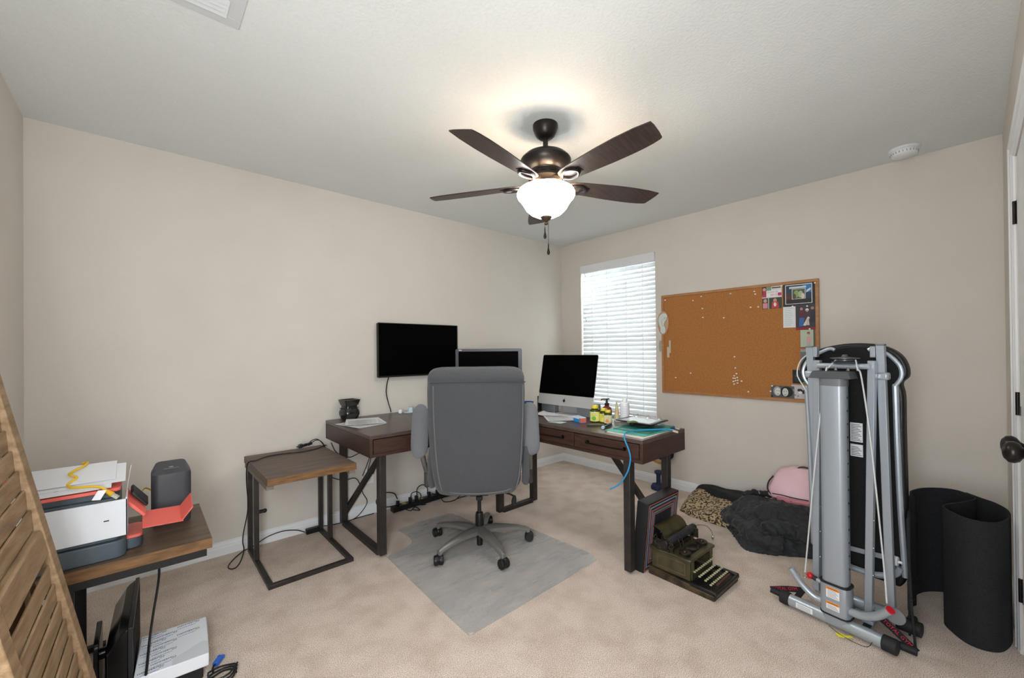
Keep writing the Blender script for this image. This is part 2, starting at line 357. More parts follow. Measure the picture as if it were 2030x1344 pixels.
for i in range(9):
    x=X1-.065-i*.03; build('vent_vane',MB().cbox((x,(Y0+Y1)/2-.045,CH-.010),(.0015,Y1-Y0-.19,.016),(0,R(25),0)),ventm,parent=vt,world=True)
sd=thing('smoke_detector','round white smoke detector on the ceiling near the right wall','smoke detector',(3.40,.262,CH))
build('mounting_base',MB().lathe([(.072,0),(.072,-.010),(.067,-.013)],40),trimm,parent=sd)
build('cover',MB().lathe([(.060,-.012),(.062,-.016),(.064,-.022),(.058,-.040),(.045,-.048),(.001,-.050)],40),white,parent=sd)
v=MB()
for i in range(24):
    a=2*PI*i/24; v.cbox((.0625*math.cos(a),.0625*math.sin(a),-.027),(.002,.003,.012),(0,0,a))
build('vent_slots',v,mat('slot grey','8d9090',.6),parent=sd)
# ------------------------------------------------------------------ desk (L shape)
TZ=.765; BZ=.636
dk=thing('corner_desk','dark walnut L-shaped desk with drawers and steel frame legs in the far corner','desk',(1.75,2.5,0))
Lo=[(.985,2.345),(2.0,2.345),(2.0,1.190),(2.49,1.190),(2.49,3.124),(.985,3.124)]
def P3(pts,z0,z1,m=None):
    return (m or MB()).prism(pts,z0,z1)
build('desktop',P3([(.985,2.345),(1.998,2.345),(1.998,3.124),(.985,3.124)],TZ-.022,TZ),desk_top,parent=dk,world=True,bevel=.002)
build('desktop',P3([(2.0,1.190),(2.49,1.190),(2.49,3.124),(2.0,3.124)],TZ-.022,TZ),mat('dark walnut top b','54453d',.32,c2='463832',scale=6,stretch=(6,1,1),spec=.6),parent=dk,world=True,bevel=.002)
v=MB(); th=.018
v.box(.985,.985+th,2.345,3.124,BZ,TZ-.0225).box(.985+th,1.998,3.124-th,3.124,BZ,TZ-.0225).box(.985+th,1.998,2.347,3.124-th,BZ,BZ+.012)
v.box(.985+th,1.998,2.347,2.36,BZ+.012,BZ+.02)
build('apron',v,desk_side,parent=dk,world=True,bevel=.0015)
v=MB(); v.box(2.0,2.49,1.190,1.190+th,BZ,TZ-.0225).box(2.49-th,2.49,1.190+th,3.124,BZ,TZ-.0225).box(2.0,2.49-th,1.190+th,3.124,BZ,BZ+.012).box(2.0,2.012,1.19+th,2.345,BZ+.012,BZ+.02)
build('apron',v,desk_side,parent=dk,world=True,bevel=.0015)
def handle(par,x,y0,y1,z,ax):
    h=MB()
    def P(u,d,zz): return (x-d,u,zz) if ax=='x' else (u,x-d,zz)
    for u in (y0,y1):
        h.cyl(P(u,0,z),P(u,.004,z),.011,n=14); h.cyl(P(u,.004,z),P(u,.018,z),.005,n=10); h.sphere(P(u,.018,z),.0075,10)
    h.tube([P(y0+(y1-y0)*i/8,.022+.004*math.sin(PI*i/8),z-.002) for i in range(9)],.0038,8)
    build('handle',h,mat('black iron','1a1816',.4,metal=.7),parent=par,world=True)
for y0,y1 in ((1.212,1.656),(1.664,2.10)):
    d=build('drawer',MB().box(1.996,2.012,y0,y1,BZ+.022,TZ-.026),desk_side,parent=dk,world=True,bevel=.0015)
    handle(d,1.996,y0+.085,y1-.105,.703,'x')
for x0,x1 in ((1.007,1.98),):
    d=build('drawer',MB().box(x0,x1,2.341,2.357,BZ+.022,TZ-.026),desk_side,parent=dk,world=True,bevel=.0015)
    handle(d,2.341,x0+.38,x1-.38,.703,'y')
def leg(x,y,w_,d_,z1=BZ): build('leg',MB().box(x-w_/2,x+w_/2,y-d_/2,y+d_/2,.012,z1),steel,parent=dk,world=True,bevel=.002)
lw=.042
leg(1.095,2.440,lw,.05); leg(1.095,3.085,lw,.05)
leg(2.045,1.303,.05,lw); leg(2.467,1.303,.046,lw)
leg(2.425,2.455,.05,lw); leg(2.06,2.455,.05,lw)
build('floor_bar',MB().box(1.074,1.116,2.465,3.06,.0,.03),steel,parent=dk,world=True,bevel=.002)
build('floor_bar',MB().box(2.085,2.40,2.434,2.476,.0,.03),steel,parent=dk,world=True,bevel=.002)
build('brace',MB().bar((1.10,3.085,.075),(1.52,3.085,BZ-.002),.036,.03,side=(0,1,0)),steel,parent=dk,world=True,bevel=.002)
build('brace',MB().bar((2.462,1.30,.075),(2.462,1.80,BZ-.002),.036,.03,side=(1,0,0)),steel,parent=dk,world=True,bevel=.002)
# ------------------------------------------------------------------ C-shaped side tables
stone=mat('side table top','6a5a50',.5,c2='554840',scale=5,stretch=(1,5,1)); oakedge=mat('side table edge','7e5b38',.6,c2='5f4429',scale=14,stretch=(1,1,6))
cleat=mat('grey cleat wood','7c7268',.7)
t=thing('side_table','slim C-shaped side table with wood top and steel frame beside the desk','side table',(.70,2.75,0))
v=MB().box(.472,.928,2.405,3.045,.572,.610); build('tabletop',v,stone,parent=t,world=True,bevel=.001)
v=MB().box(.4715,.9285,2.4030,2.4055,.5725,.6085); build('front_edging',v,oakedge,parent=t,world=True)
for x in (.489,.911): build('top_cleat',MB().box(x-.017,x+.017,2.425,3.02,.548,.571),cleat,parent=t,world=True,bevel=.001)
for x in (.506,.93): 
    for y in (3.07,2.875): build('leg',MB().box(x-.0125,x+.0125,y-.016,y+.016,.02,.548),steel,parent=t,world=True,bevel=.0015)
for x in (.506,.93): build('base_bar',MB().box(x-.013,x+.013,2.52,3.086,0,.022),steel,parent=t,world=True,bevel=.0015)
build('base_bar',MB().box(.493,.943,2.494,2.52,0,.022),steel,parent=t,world=True,bevel=.0015)
k=MB().cyl((.52,2.875,.30),(.545,2.875,.30),.011,n=16).sphere((.55,2.875,.30),.013,12); build('clamp_knob',k,blk,parent=t,world=True)
# printer table
dw=mat('brown walnut top','665443',.42,c2='4e3d2f',scale=4,stretch=(1,7,1))
t=thing('side_table','brown wood table on black steel frame under the white and coral printer','side table',(-.10,2.30,0))
build('tabletop',MB().box(-.425,.206,2.040,2.545,.480,.520),dw,parent=t,world=True,bevel=.001)
build('front_edging',MB().box(-.4255,.2065,2.0375,2.0405,.4805,.5185),oakedge,parent=t,world=True)
v=MB()
for q in ((-.41,.19,2.05,2.08),(-.41,.19,2.505,2.53),(-.41,-.38,2.08,2.505),(.165,.19,2.08,2.505)): v.box(*q,.448,.479)
bks=mat('black steel','232323',.5,metal=.3)
build('frame',v,bks,parent=t,world=True,bevel=.001)
for x,y in ((-.205,2.08),(-.205,2.50)): build('leg',MB().box(x-.027,x+.027,y-.012,y+.012,.02,.448),bks,parent=t,world=True,bevel=.002)
for y in (2.08,2.50): build('base_bar',MB().box(-.232,-.12,y-.013,y+.013,0,.022),bks,parent=t,world=True)
# ------------------------------------------------------------------ chair mat
P=[(1.335,2.702),(1.338,2.60),(1.337,2.53),(1.305,2.462),(1.25,2.432),(1.135,2.41),(1.112,2.385),(1.107,2.36),(1.069,1.57),(1.078,1.515),(1.105,1.495),(1.15,1.49),(1.93,1.505),(2.01,1.525),(2.045,1.575),(2.05,1.66),(2.035,2.02),(2.03,2.10),(1.99,2.13),(1.91,2.14),(1.86,2.16),(1.815,2.22),(1.80,2.33),(1.79,2.66),(1.76,2.71),(1.70,2.722),(1.40,2.725)]
sp=[(p.x,p.y) for p in spline([(x,y,0) for x,y in P+[P[0]]],4)[:-1]]
mm=bpy.data.materials.new('vinyl mat'); mm.use_nodes=True; nt=mm.node_tree; pb=nt.nodes['Principled BSDF']
pb.inputs['Base Color'].default_value=lin('c4c8ca'); pb.inputs['Roughness'].default_value=.28; pb.inputs['Specular IOR Level'].default_value=.7
tc=nt.nodes.new('ShaderNodeTexCoord'); mp=nt.nodes.new('ShaderNodeMapping'); mp.inputs['Scale'].default_value=(2,9,1); mp.inputs['Rotation'].default_value=(0,0,R(12))
nn=nt.nodes.new('ShaderNodeTexNoise'); nn.inputs['Scale'].default_value=1.6; nn.inputs['Detail'].default_value=4
mr=nt.nodes.new('ShaderNodeMapRange'); mr.inputs[3].default_value=.24; mr.inputs[4].default_value=.40; mr.inputs[1].default_value=.3; mr.inputs[2].default_value=.7
nt.links.new(tc.outputs['Object'],mp.inputs[0]); nt.links.new(mp.outputs[0],nn.inputs['Vector']); nt.links.new(nn.outputs['Fac'],mr.inputs[0]); nt.links.new(mr.outputs[0],pb.inputs['Alpha'])
b2=nt.nodes.new('ShaderNodeBump'); b2.inputs['Strength'].default_value=.08; b2.inputs['Distance'].default_value=.01; nt.links.new(nn.outputs['Fac'],b2.inputs['Height']); nt.links.new(b2.outputs[0],pb.inputs['Normal'])
tag(build('chair_mat',MB().prism(sp,.001,.0045),mm,smooth=False),'translucent grey vinyl chair mat with a lip under the office chair','chair mat')
# ------------------------------------------------------------------ office chair
HC=Vector((1.612,2.128)); CH_A=math.atan2(.7986,.6018)   # facing the far corner
ch=thing('office_chair','grey tweed high-back office chair with flipped-up arms seen from behind','chair',(HC.x,HC.y,.005),CH_A-PI/2)
# local: +y forward, x right, z up
basem=mat('base metal','82817e',.36,metal=.5); hubm=mat('base hub','6a6a68',.3,metal=.6)
v=MB().lathe([(.036,.085),(.045,.09),(.05,.10),(.048,.118),(.03,.132)],28); build('hub',v,hubm,parent=ch)
build('gas_cylinder',MB().cyl((0,0,.008),(0,0,.09),.019).lathe([(.026,.125),(.027,.13),(.026,.20),(.022,.215),(.0125,.217),(.0125,.33)],20),blk,parent=ch)
for k in range(5):
    a=R(41.5+72*k)-(CH_A-PI/2); c,s_=math.cos(a),math.sin(a)
    def ring(r,w_,z,h): 
        cx,cy=c*r,s_*r; px,py=-s_,c
        return [(cx+px*q*w_,cy+py*q*w_,z+zz*h) for q,zz in ((-.5,-.5),(-.5,.1),(-.22,.5),(.22,.5),(.5,.1),(.5,-.5))]
    v=MB().loft([ring(.03,.072,.108,.035),(ring(.10,.068,.112,.034)),ring(.18,.056,.108,.028),ring(.25,.044,.098,.024),ring(.305,.034,.084,.024),ring(.328,.026,.074,.022)])
    v.cyl((c*.317,s_*.317,.058),(c*.317,s_*.317,.078),.014,n=14)
    arm=build('base_arm',v,basem,parent=ch,ang=50)
    ca=R(200+47*k*2)  # swivel heading
    M=T((c*.327,s_*.327,.030))@Matrix.Rotation(a+R([20,-35,60,10,-15][k]),4,'Z')
    w_=MB()
    for sx in (-1,1): w_.lathe([(.004,-.0125),(.024,-.0125),(.028,-.009),(.0295,.0),(.028,.009),(.024,.0125),(.004,.0125)],22,M@T((0,sx*.015,0))@Matrix.Rotation(PI/2,4,'X'))
    w_.lathe([(.003,-.0045),(.027,-.0045),(.0285,0),(.027,.0045),(.003,.0045)],22,M@T((0,0,.004))@Matrix.Rotation(PI/2,4,'X'))
    w_.cyl(M@Vector((-.008,0,.01)),M@Vector((-.008,0,.032)),.010,n=12)
    build('caster',w_,blk,parent=arm)
# seat mechanism, seat
build('mechanism',MB().box(-.06,.06,-.06,.12,.335,.378).box(-.02,.02,-.18,-.05,.350,.375),blkm,parent=ch,bevel=.008)
v=MB(); v.tube(spline([(.08,-.02,.35),(.17,-.04,.345),(.225,-.07,.33)],6),.006,8)
v.lathe([(.006,0),(.012,.012),(.016,.035),(.013,.055),(.003,.062)],14,T((.222,-.068,.338))@Matrix.Rotation(R(170),4,'X')@Matrix.Rotation(R(-8),4,'Y'))
build('tilt_lever',v,blkm,parent=ch)
def superring(cx,cy,cz,a,b_,n=3.2,N=28,axis='z'):
    o=[]
    for i in range(N):
        t_=2*PI*i/N; c_,s__=math.cos(t_),math.sin(t_)
        x=a*abs(c_)**(2/n)*(1 if c_>=0 else -1); y=b_*abs(s__)**(2/n)*(1 if s__>=0 else -1)
        o.append((cx+x,cy+y,cz) if axis=='z' else (cx+x,cy,cz+y))
    return o
v=MB().loft([superring(0,.06,.385,.20,.20),superring(0,.06,.39,.255,.25),superring(0,.06,.43,.275,.268),superring(0,.065,.465,.272,.262),superring(0,.07,.49,.24,.23)]); build('seat',v,fabric,parent=ch,ang=80,subd=1)
# backrest: shaped shell built in rows; back face slightly convex, top roll
def brow(z,w_,yb,th,bow=.035):
    N=12; o=[]
    for i in range(N+1): # back side left->right
        u=-1+2*i/N; o.append((u*w_-.012,yb+bow*u*u*.8+ .0,z))
    for i in range(N+1):
        u=1-2*i/N; o.append((u*w_*.985-.012,yb+th*(1-.12*abs(u)**3)+bow*u*u,z))
    return o
rows=[(.378,.19,-.165,.03),(.386,.228,-.190,.06),(.425,.256,-.208,.085),(.50,.272,-.222,.10),(.62,.284,-.235,.105),(.78,.292,-.250,.11),(.95,.295,-.268,.115),(1.05,.294,-.282,.12),(1.066,.290,-.279,.118),(1.082,.293,-.288,.13),(1.115,.288,-.290,.13),(1.142,.270,-.280,.11),(1.155,.235,-.262,.075),(1.158,.19,-.250,.05)]
v=MB().loft([brow(*r_) for r_ in rows])
back=build('backrest',v,fabric,parent=ch,ang=80,subd=1)
pip=[]
for z,w_,yb,th in [rows[1],rows[2],rows[3],rows[4],rows[5],rows[6],rows[7]]: pip.append((z,w_-.034,yb))
L_=[(-w_-.0,yb+.035*.8*(w_/(w_+.022))**2-.002,z) for z,w_,yb in pip][::-1]; R_=[(w_,y,z) for (w_,y,z) in [(-p[0],p[1],p[2]) for p in L_[::-1]]]
bot=[(x,-.203+.6*x*x,.402+.30*x*x) for x in (-.16,-.08,0,.08,.16)]
pm=mat('seam piping','6a6c6f',.9)
build('seam_piping',MB().tube(spline(L_[:-1]+[(-.218,-.178,.432)]+bot+[(.218,-.178,.432)]+R_[1:],4),.004,6),pm,parent=back)
build('seam_piping',MB().tube(spline([(-.275,-.256,1.066),(-.2,-.268,1.068),(-.1,-.277,1.069),(0,-.281,1.07),(.1,-.277,1.069),(.2,-.268,1.068),(.275,-.256,1.066)],4),.0035,6),mat('seam dark','3c3e41',.9),parent=back)
# side wings of the seat/back joint and arm brackets + pads
for s_ in (-1,1):
    v=MB().loft([superring(s_*.285,-.10,.43,.018,.06,2.6,16),superring(s_*.292,-.10,.47,.022,.07,2.6,16),superring(s_*.292,-.10,.60,.022,.06,2.6,16),superring(s_*.285,-.11,.66,.014,.04,2.6,16)]); build('side_wing',v,fabric,parent=ch,ang=80)
    v=MB().box(s_*.325-.018,s_*.325+.018,-.05,.02,.40,.54); build('arm_bracket',v,mat('bracket grey','3a3a3c',.45),parent=ch,bevel=.01)
    v=MB().loft([superring(s_*.325,-.06,.50,.014,.020,2.4,14),superring(s_*.330-.010,-.085,.58,.016,.022,2.4,14),superring(s_*.342-.017,-.10,.68,.018,.024,2.4,14)]); build('arm_post',v,mat('arm post','74706c',.4,metal=.4),parent=ch,ang=70)
    # pad: capsule standing up, leaning forward
    rings=[]
    for i in range(17):
        t_=.5-.5*math.cos(PI*i/16); q=max(.22,(1-abs(2*t_-1)**6)**.5)
        rings.append([Vector((s_*.345-.017+x*q*.93,y*q,0))+Vector((0,-.125+.10*t_,.603+.315*t_)) for x,y in [(.058*math.cos(2*PI*k/20),.036*math.sin(2*PI*k/20)) for k in range(20)]])
    pd=build('arm_pad',MB().loft(rings),fabl,parent=ch,ang=80,subd=1)
# ------------------------------------------------------------------ screens
tv=thing('wall_television','flat black television mounted on the back wall above the desk','television',(1.735,3.13,1.054))
build('casing',MB().box(1.368,2.105,3.088,3.120,1.056,1.482).box(1.55,1.93,3.118,3.137,1.15,1.40),blk,parent=tv,world=True,bevel=.003)
bz_=MB()
for q in ((1.365,2.108,1.479,1.4845),(1.365,1.372,1.054,1.4845),(2.101,2.108,1.054,1.4845),(1.365,2.108,1.054,1.066)): bz_.box(q[0],q[1],3.082,3.089,q[2],q[3])
build('bezel',bz_,blk,parent=tv,world=True,bevel=.0015)
build('screen',MB().box(1.372,2.101,3.086,3.0875,1.066,1.479),scrm,parent=tv,world=True)
build('power_cord',MB().tube(spline([(1.46,3.10,1.06),(1.448,3.11,1.0),(1.445,3.118,.93),(1.46,3.118,.86),(1.475,3.112,.80),(1.478,3.105,.772)],6),.0045,8),cord_m,parent=tv,world=True)
# second monitor, behind the chair
M0=Vector((2.185,2.735)); 
mo=thing('desktop_monitor','silver-framed widescreen monitor on the desk, partly hidden by the office chair','monitor',(M0.x,M0.y,TZ),-R(45.4))
grm=mat('monitor frame','55585d',.4,metal=.3)
W2=.28; zt=.508; zb=.15
f=MB()
f.prism(rrect(-W2,W2,zb,zt,.012,4),-.012,.03,Matrix.Rotation(PI/2,4,'X'))
build('housing',f,grm,parent=mo,bevel=.003)
build('screen',MB().box(-W2+.028,W2-.028,-.0325,-.030,zb+.03,zt-.022),scrm,parent=mo)
build('badge',MB().box(-W2+.03,-W2+.055,-.0315,-.030,zt-.014,zt-.007),white,parent=mo)
build('stand',MB().box(-.03,.03,.0,.03,.02,.30).prism(rrect(-.12,.12,-.10,.10,.02),0,.012),blkm,parent=mo,bevel=.003)
# all-in-one computer
th_=math.atan2(.075,.387)
ic=thing('desktop_computer','silver all-in-one computer with black screen standing before the window','computer',(2.44,2.075,TZ))
alu=mat('aluminium','b9b9ba',.35,metal=.35); 
M=T((2.378,2.075,.832))@Matrix.Rotation(th_,4,'Y')@Matrix.Rotation(-PI/2,4,'Z')   # local: x -> -y world (right), y -> +x? 
f=MB(); f.prism(rrect(-.2735,.2735,0,.3945,.012,4),-.006,0,M@Matrix.Rotation(PI/2,4,'X')); MQ=M@Matrix.Rotation(PI/2,4,'X'); f.loft([[(x,y,-.006) for x,y in rrect(-.262,.262,.01,.385,.03,4)],[(x,y,-.022) for x,y in rrect(-.20,.20,.06,.34,.04,4)],[(x,y,-.034) for x,y in rrect(-.10,.10,.12,.28,.04,4)]],True,MQ); 
build('enclosure',f,alu,parent=ic,world=True,bevel=.003)
f=MB(); f.prism(rrect(-.2725,.2725,.083,.3935,.011,4),.0001,.0012,M@Matrix.Rotation(PI/2,4,'X')); build('screen',f,scrm,parent=ic,world=True)
# fruit mark: body of two lobes with a bite and a leaf
lg=MB(); bod=[]
for i in range(40):
    a=2*PI*i/40; r_=.0125*(1+.06*math.cos(2*a)-.10*abs(math.cos(a))**0*math.exp(-((a-PI/2)/.35)**2)-.06*math.exp(-((a-1.5*PI)/.3)**2)); x=r_*math.cos(a); y=r_*math.sin(a)*1.02
    d=math.hypot(x-.0165,y-.001)
    if d<.0075: x=.0165-.0075*(.0165-x)/d; y=.001+.0075*(y-.001)/d
    bod.append((x,y+.040))
lg.prism(bod,.0002,.0012,M@Matrix.Rotation(PI/2,4,'X')); lg.prism([(0,.0535),(.001,.058),(.005,.061),(.0055,.057),(.003,.0545)],.0002,.0012,M@Matrix.Rotation(PI/2,4,'X'))
build('logo',lg,blk,parent=ic,world=True)
f=MB(); f.loft([[(2.40+x,2.075+y,z) for y in (-w_,w_) for x in ((0,.004) if y<0 else (.004,0))] for (x_,w_,z) in ((0,.085,.77),(0,.085,.90))]) if False else None
f.prism(rrect(2.375,2.487,1.985,2.165,.01,3),TZ+.0002,TZ+.006); f.bar((2.470,2.075,TZ+.005),(2.430,2.075,.95),.17,.006,side=(1,0,0)); build('stand',f,alu,parent=ic,world=True,bevel=.001)
# items behind/under its chin
dg=mat('dark grey plastic','6b6e72',.45)
tag(build('storage_box',MB().prism(rrect(2.415,2.468,2.20,2.345,.006,3),TZ+.0005,.862),mat('box grey','6e7277',.5),bevel=.003),'small grey box left of the computer stand on the desk','box')
tag(build('storage_box',MB().prism(rrect(2.41,2.485,1.81,1.975,.006,3),TZ+.0005,.862),mat('box pale grey','80848a',.5),bevel=.003),'pale grey box right of the computer stand on the desk','box')
tag(build('external_drive',MB().prism(rrect(2.39,2.485,2.352,2.366,.004,3),TZ+.0005,.885),blk,bevel=.002),'slim black upright drive at the left of the computer','drive')
# ------------------------------------------------------------------ folded exercise machine (local: x right, y away, z up)
GM=Matrix(((-.157,.988,0,2.31),(-.988,-.157,0,.42),(0,0,1,0),(0,0,0,1)))
gy=bpy.data.objects.new('exercise_machine',None); COL.objects.link(gy); gy.matrix_basis=Matrix(((-.157,.988,0,2.31),(-.988,-.157,0,.42),(0,0,1,0),(0,0,0,1))).normalized()
tag(gy,'folded silver and black sliding exercise machine standing upright beside the corkboard','exercise machine')
G=gy
darkg=mat('dark grey plastic','3f4245',.5); vinyl=mat('black vinyl','161618',.42,bump=.25,bscale=25); felt=mat('black felt','1a1b1c',.95,c2='0f1011',scale=120)
orange=mat('warning orange','e08a2c',.6); ink=mat('label ink','6d6f72',.8); red=mat('red plastic','c31424',.3)
v=MB().cyl((-.185,0,.034),(.160,0,.034),.027,n=24); fbar=build('front_foot_bar',v,silver2,parent=G)
for a,b_ in ((-.225,-.185),(.160,.208)):
    build('foot_cap',MB().cyl((a,0,.034),(b_,0,.034),.0305,n=24),rub,parent=G,bevel=.003)
v=MB(); v.add([(-.150,-.0262,.027),(-.082,-.0262,.027),(-.082,-.0262,.049),(-.150,-.0262,.049)],[(0,1,2,3)]); v.box(-.150,-.082,-.0290,-.0255,.026,.049)
lb=build('foot_label',v,white,parent=G)
v=MB()
for k in range(3): v.box(-.143,-.09,-.0293,-.0289,.030+k*.006,.0315+k*.006)
build('label_print',v,ink,parent=lb)
# rear bar
build('rear_foot_bar',MB().cyl((-.13,.15,.075),(.17,.15,.085),.026,n=20),silver2,parent=G)
build('foot_cap',MB().cyl((.155,.20,.045),(.235,.20,.045),.030,n=18),rub,parent=G,bevel=.003)
build('foot_wheel',MB().cyl((.175,.27,.03),(.20,.27,.03),.03,n=20),rub,parent=G,bevel=.003)
build('base_tube',MB().tube([(0,.0,.035),(0,.10,.04),(.0,.22,.05),(.16,.25,.05)],.02,12),silver,parent=G)
# main column, two faces
col=[(-.047,-.012),(-.040,-.024),(-.028,-.028),(.026,-.028),(.040,-.024),(.047,-.010),(.047,.025),(.038,.036),(-.038,.036),(-.047,.028)]
build('main_rail',MB().prism(col,.03,1.085),silver,parent=G,ang=50)
v=MB()
for k in range(14): v.cyl((.0465,.010,.28+k*.058),(.0485,.010,.28+k*.058),.0045,n=10)
build('adjustment_pins',v,mat('pin dark','2c2c2e',.4,metal=.6),parent=G); 
sl_=[(x*1.16,y*1.16) for x,y in col]
sv=build('sleeve',MB().prism(sl_,.068,.205),silver,parent=G,ang=50,bevel=.002)
build('sleeve_collar',MB().prism([(x*1.2,y*1.2) for x,y in col],.198,.207),rub,parent=sv)
build('sleeve_collar',MB().prism([(x*1.2,y*1.2) for x,y in col],.062,.068),rub,parent=sv)
for z0,z1 in ((.142,.189),(.092,.125)):
    lb=build('warning_label',MB().box(-.025,.024,-.0345,-.0318,z0,z1),white,parent=sv)
    v=MB().box(-.025,.024,-.0348,-.0344,z1-.011,z1); build('label_header',v,orange,parent=lb)
    M=T((0,-.0349,z1-.0088))@Matrix.Rotation(PI/2,4,'X'); build('header_text',MB().text('WARNING',.0078,M,.0001,'CENTER'),mat('dark ink','3a2a1a',.8),parent=lb)
    v=MB()
    n=int((z1-z0-.014)/.0055)
    for k in range(n): v.box(-.020,.020-.004*(k%3),-.0348,-.0344,z0+.004+k*.0055,z0+.0055+k*.0055)
    build('label_print',v,ink,parent=lb)
build('rail_cap',MB().prism([(x*1.04,y*1.04) for x,y in col],1.085,1.118),darkg,parent=G,ang=50)
v=MB().loft([[(-.085,-.035,1.118),(.075,-.035,1.118),(.075,.05,1.118),(-.085,.05,1.118)],[(-.07,-.03,1.150),(.065,-.03,1.150),(.065,.05,1.150),(-.07,.05,1.150)]]); build('top_plate',v,mat('plate dark','4a4d50',.4),parent=G,bevel=.003)
build('top_cross_tube',MB().cyl((-.075,.045,1.172),(.116,.045,1.172),.0125,n=18),silver2,parent=G)
for x in (-.035,.0,.045,.08): build('bolt',MB().cyl((x,.03,1.152),(x,.03,1.168),.006,n=10),chrome,parent=G)
pu=build('pulley',MB().lathe([(.006,1.182),(.046,1.186),(.050,1.190),(.032,1.196),(.032,1.201),(.054,1.206),(.054,1.209),(.012,1.213),(.010,1.222),(.003,1.224)],28,T((.028,.05,0))),mat('pulley grey','55585a',.35,metal=.3),parent=G)
def sqt(name,a,b_,w_,h,m=silver,par=G,lab=None):
    return build(name,MB().bar(a,b_,w_,h,side=(0,1,0)),m,parent=par,bevel=.0025)
for a,b_ in (((-.089,.08,1.196),(-.104,.08,.10)),((.116,.08,1.197),(.092,.08,.062))):
    p=sqt('inner_post',a,b_,.027,.03); 
    v=MB()
    for k in range(3):
        z=.26+.12*k; q=(Vector(a)*(z-b_[2])+Vector(b_)*(a[2]-z))/(a[2]-b_[2]); v.cyl(q+Vector((.0132,0,0)),q+Vector((.0148,0,0)),.004,n=8)
    build('post_screw',v,chrome,parent=p)
build('post_foot',MB().box(.070,.112,.06,.10,.048,.062),silver,parent=G,bevel=.002)
for a,b_ in (((-.135,.12,1.257),(-.088,.12,.12)),((.134,.12,1.263),(.158,.12,.10))):
    p=sqt('outer_post',a,b_,.029,.026)
    d=(Vector(b_)-Vector(a)); q=Vector(a)+d*.115
    build('post_clamp',MB().cbox((q.x+(.004 if a[0]>0 else -.004),q.y,q.z),(.044,.040,.034)),silver2,parent=p,bevel=.008)
    build('post_cap',MB().cbox((a[0],a[1],a[2]+.003),(.031,.028,.008)),darkg,parent=p,bevel=.002)
for x in (-.113,.108): build('pulley_bracket',MB().cbox((x+.0,.125,1.235),(.02,.03,.05)),silver,parent=G,bevel=.003)
# glideboard: padded board behind
bd=[(-.238,1.122),(-.232,1.165),(-.207,1.208),(-.16,1.240),(-.09,1.262),(-.01,1.272),(.07,1.266),(.125,1.245),(.162,1.210),(.180,1.165),(.181,1.120),(.160,1.088),(.168,1.03),(.168,.88),(.171,.55),(.170,.30),(.155,.185),(.10,.172),(-.12,.172),(-.175,.20),(-.186,.44),(-.192,.835),(-.205,1.06)]
pts=[(p.x,p.y) for p in spline([(x,z,0) for x,z in bd+bd[:1]],4)[:-1]]
MR=Matrix(((1,0,0,0),(0,0,1,0),(0,1,0,0),(0,0,0,1)))
build('glideboard_pad',MB().prism([(x*1.02,(z-.6)*1.006+.6) for x,z in pts],.262,.315,MR),vinyl,parent=G,bevel=.018,seg=4,ang=50)
pd=build('glideboard_back',MB().prism([(x*.93,(z-.6)*.975+.6) for x,z in pts],.250,.2625,MR),felt,parent=G,bevel=.002)
v=MB()
build('edge_rail',MB().tube(spline([(.176,.235,.235),(.172,.235,.32),(.162,.235,.56),(.155,.235,.85),(.152,.235,1.06),(.150,.235,1.083)],5),.0115,10),silver2,parent=G)
build('edge_rail',MB().tube(spline([(-.176,.235,.25),(-.182,.235,.56),(-.19,.235,.85),(-.198,.235,1.06)],5),.0115,10),silver2,parent=G)
def curved_flat(pts_,w_):
    sp_=spline([(x,.232,z) for x,z in pts_],6); m=MB(); 
    m.tube(sp_,w_,8); return m
build('head_arc',curved_flat([(.150,1.078),(.172,1.12),(.170,1.165),(.145,1.205),(.115,1.232),(.078,1.250),(.058,1.243)],.0085),silver2,parent=G)
build('head_arc',curved_flat([(-.185,1.062),(-.206,1.10),(-.210,1.145),(-.185,1.195),(-.125,1.236),(-.092,1.250),(-.072,1.243)],.0085),silver2,parent=G)
for z0,z1 in ((.802,.893),(.732,.790)):
    lb=build('instruction_label',MB().box(-.020,.028,.2465,.2500,z0,z1),white,parent=pd)
    v=MB(); n=int((z1-z0)/.0075)-1
    for k in range(n): v.box(-.016,.024-.006*((k*7)%3),.2460,.2465,z0+.006+k*.0075,z0+.0085+k*.0075)
    build('label_print',v,mat('label ink dark','3c3d40',.8),parent=lb)
build('cross_brace',MB().bar((-.16,.236,.275),(.14,.236,.298),.022,.006,side=(0,1,0)),silver,parent=G,bevel=.001)
build('cross_brace',MB().tube(spline([(-.17,.225,.26),(-.1,.22,.215),(-.02,.215,.205),(.072,.215,.208),(.14,.22,.235),(.163,.225,.275)],6),.014,8),silver,parent=G)
build('roller_wheel',MB().cyl((.132,.215,.302),(.158,.215,.302),.021,n=20).cyl((.128,.215,.302),(.172,.215,.302),.006,n=10),white,parent=G,bevel=.003)
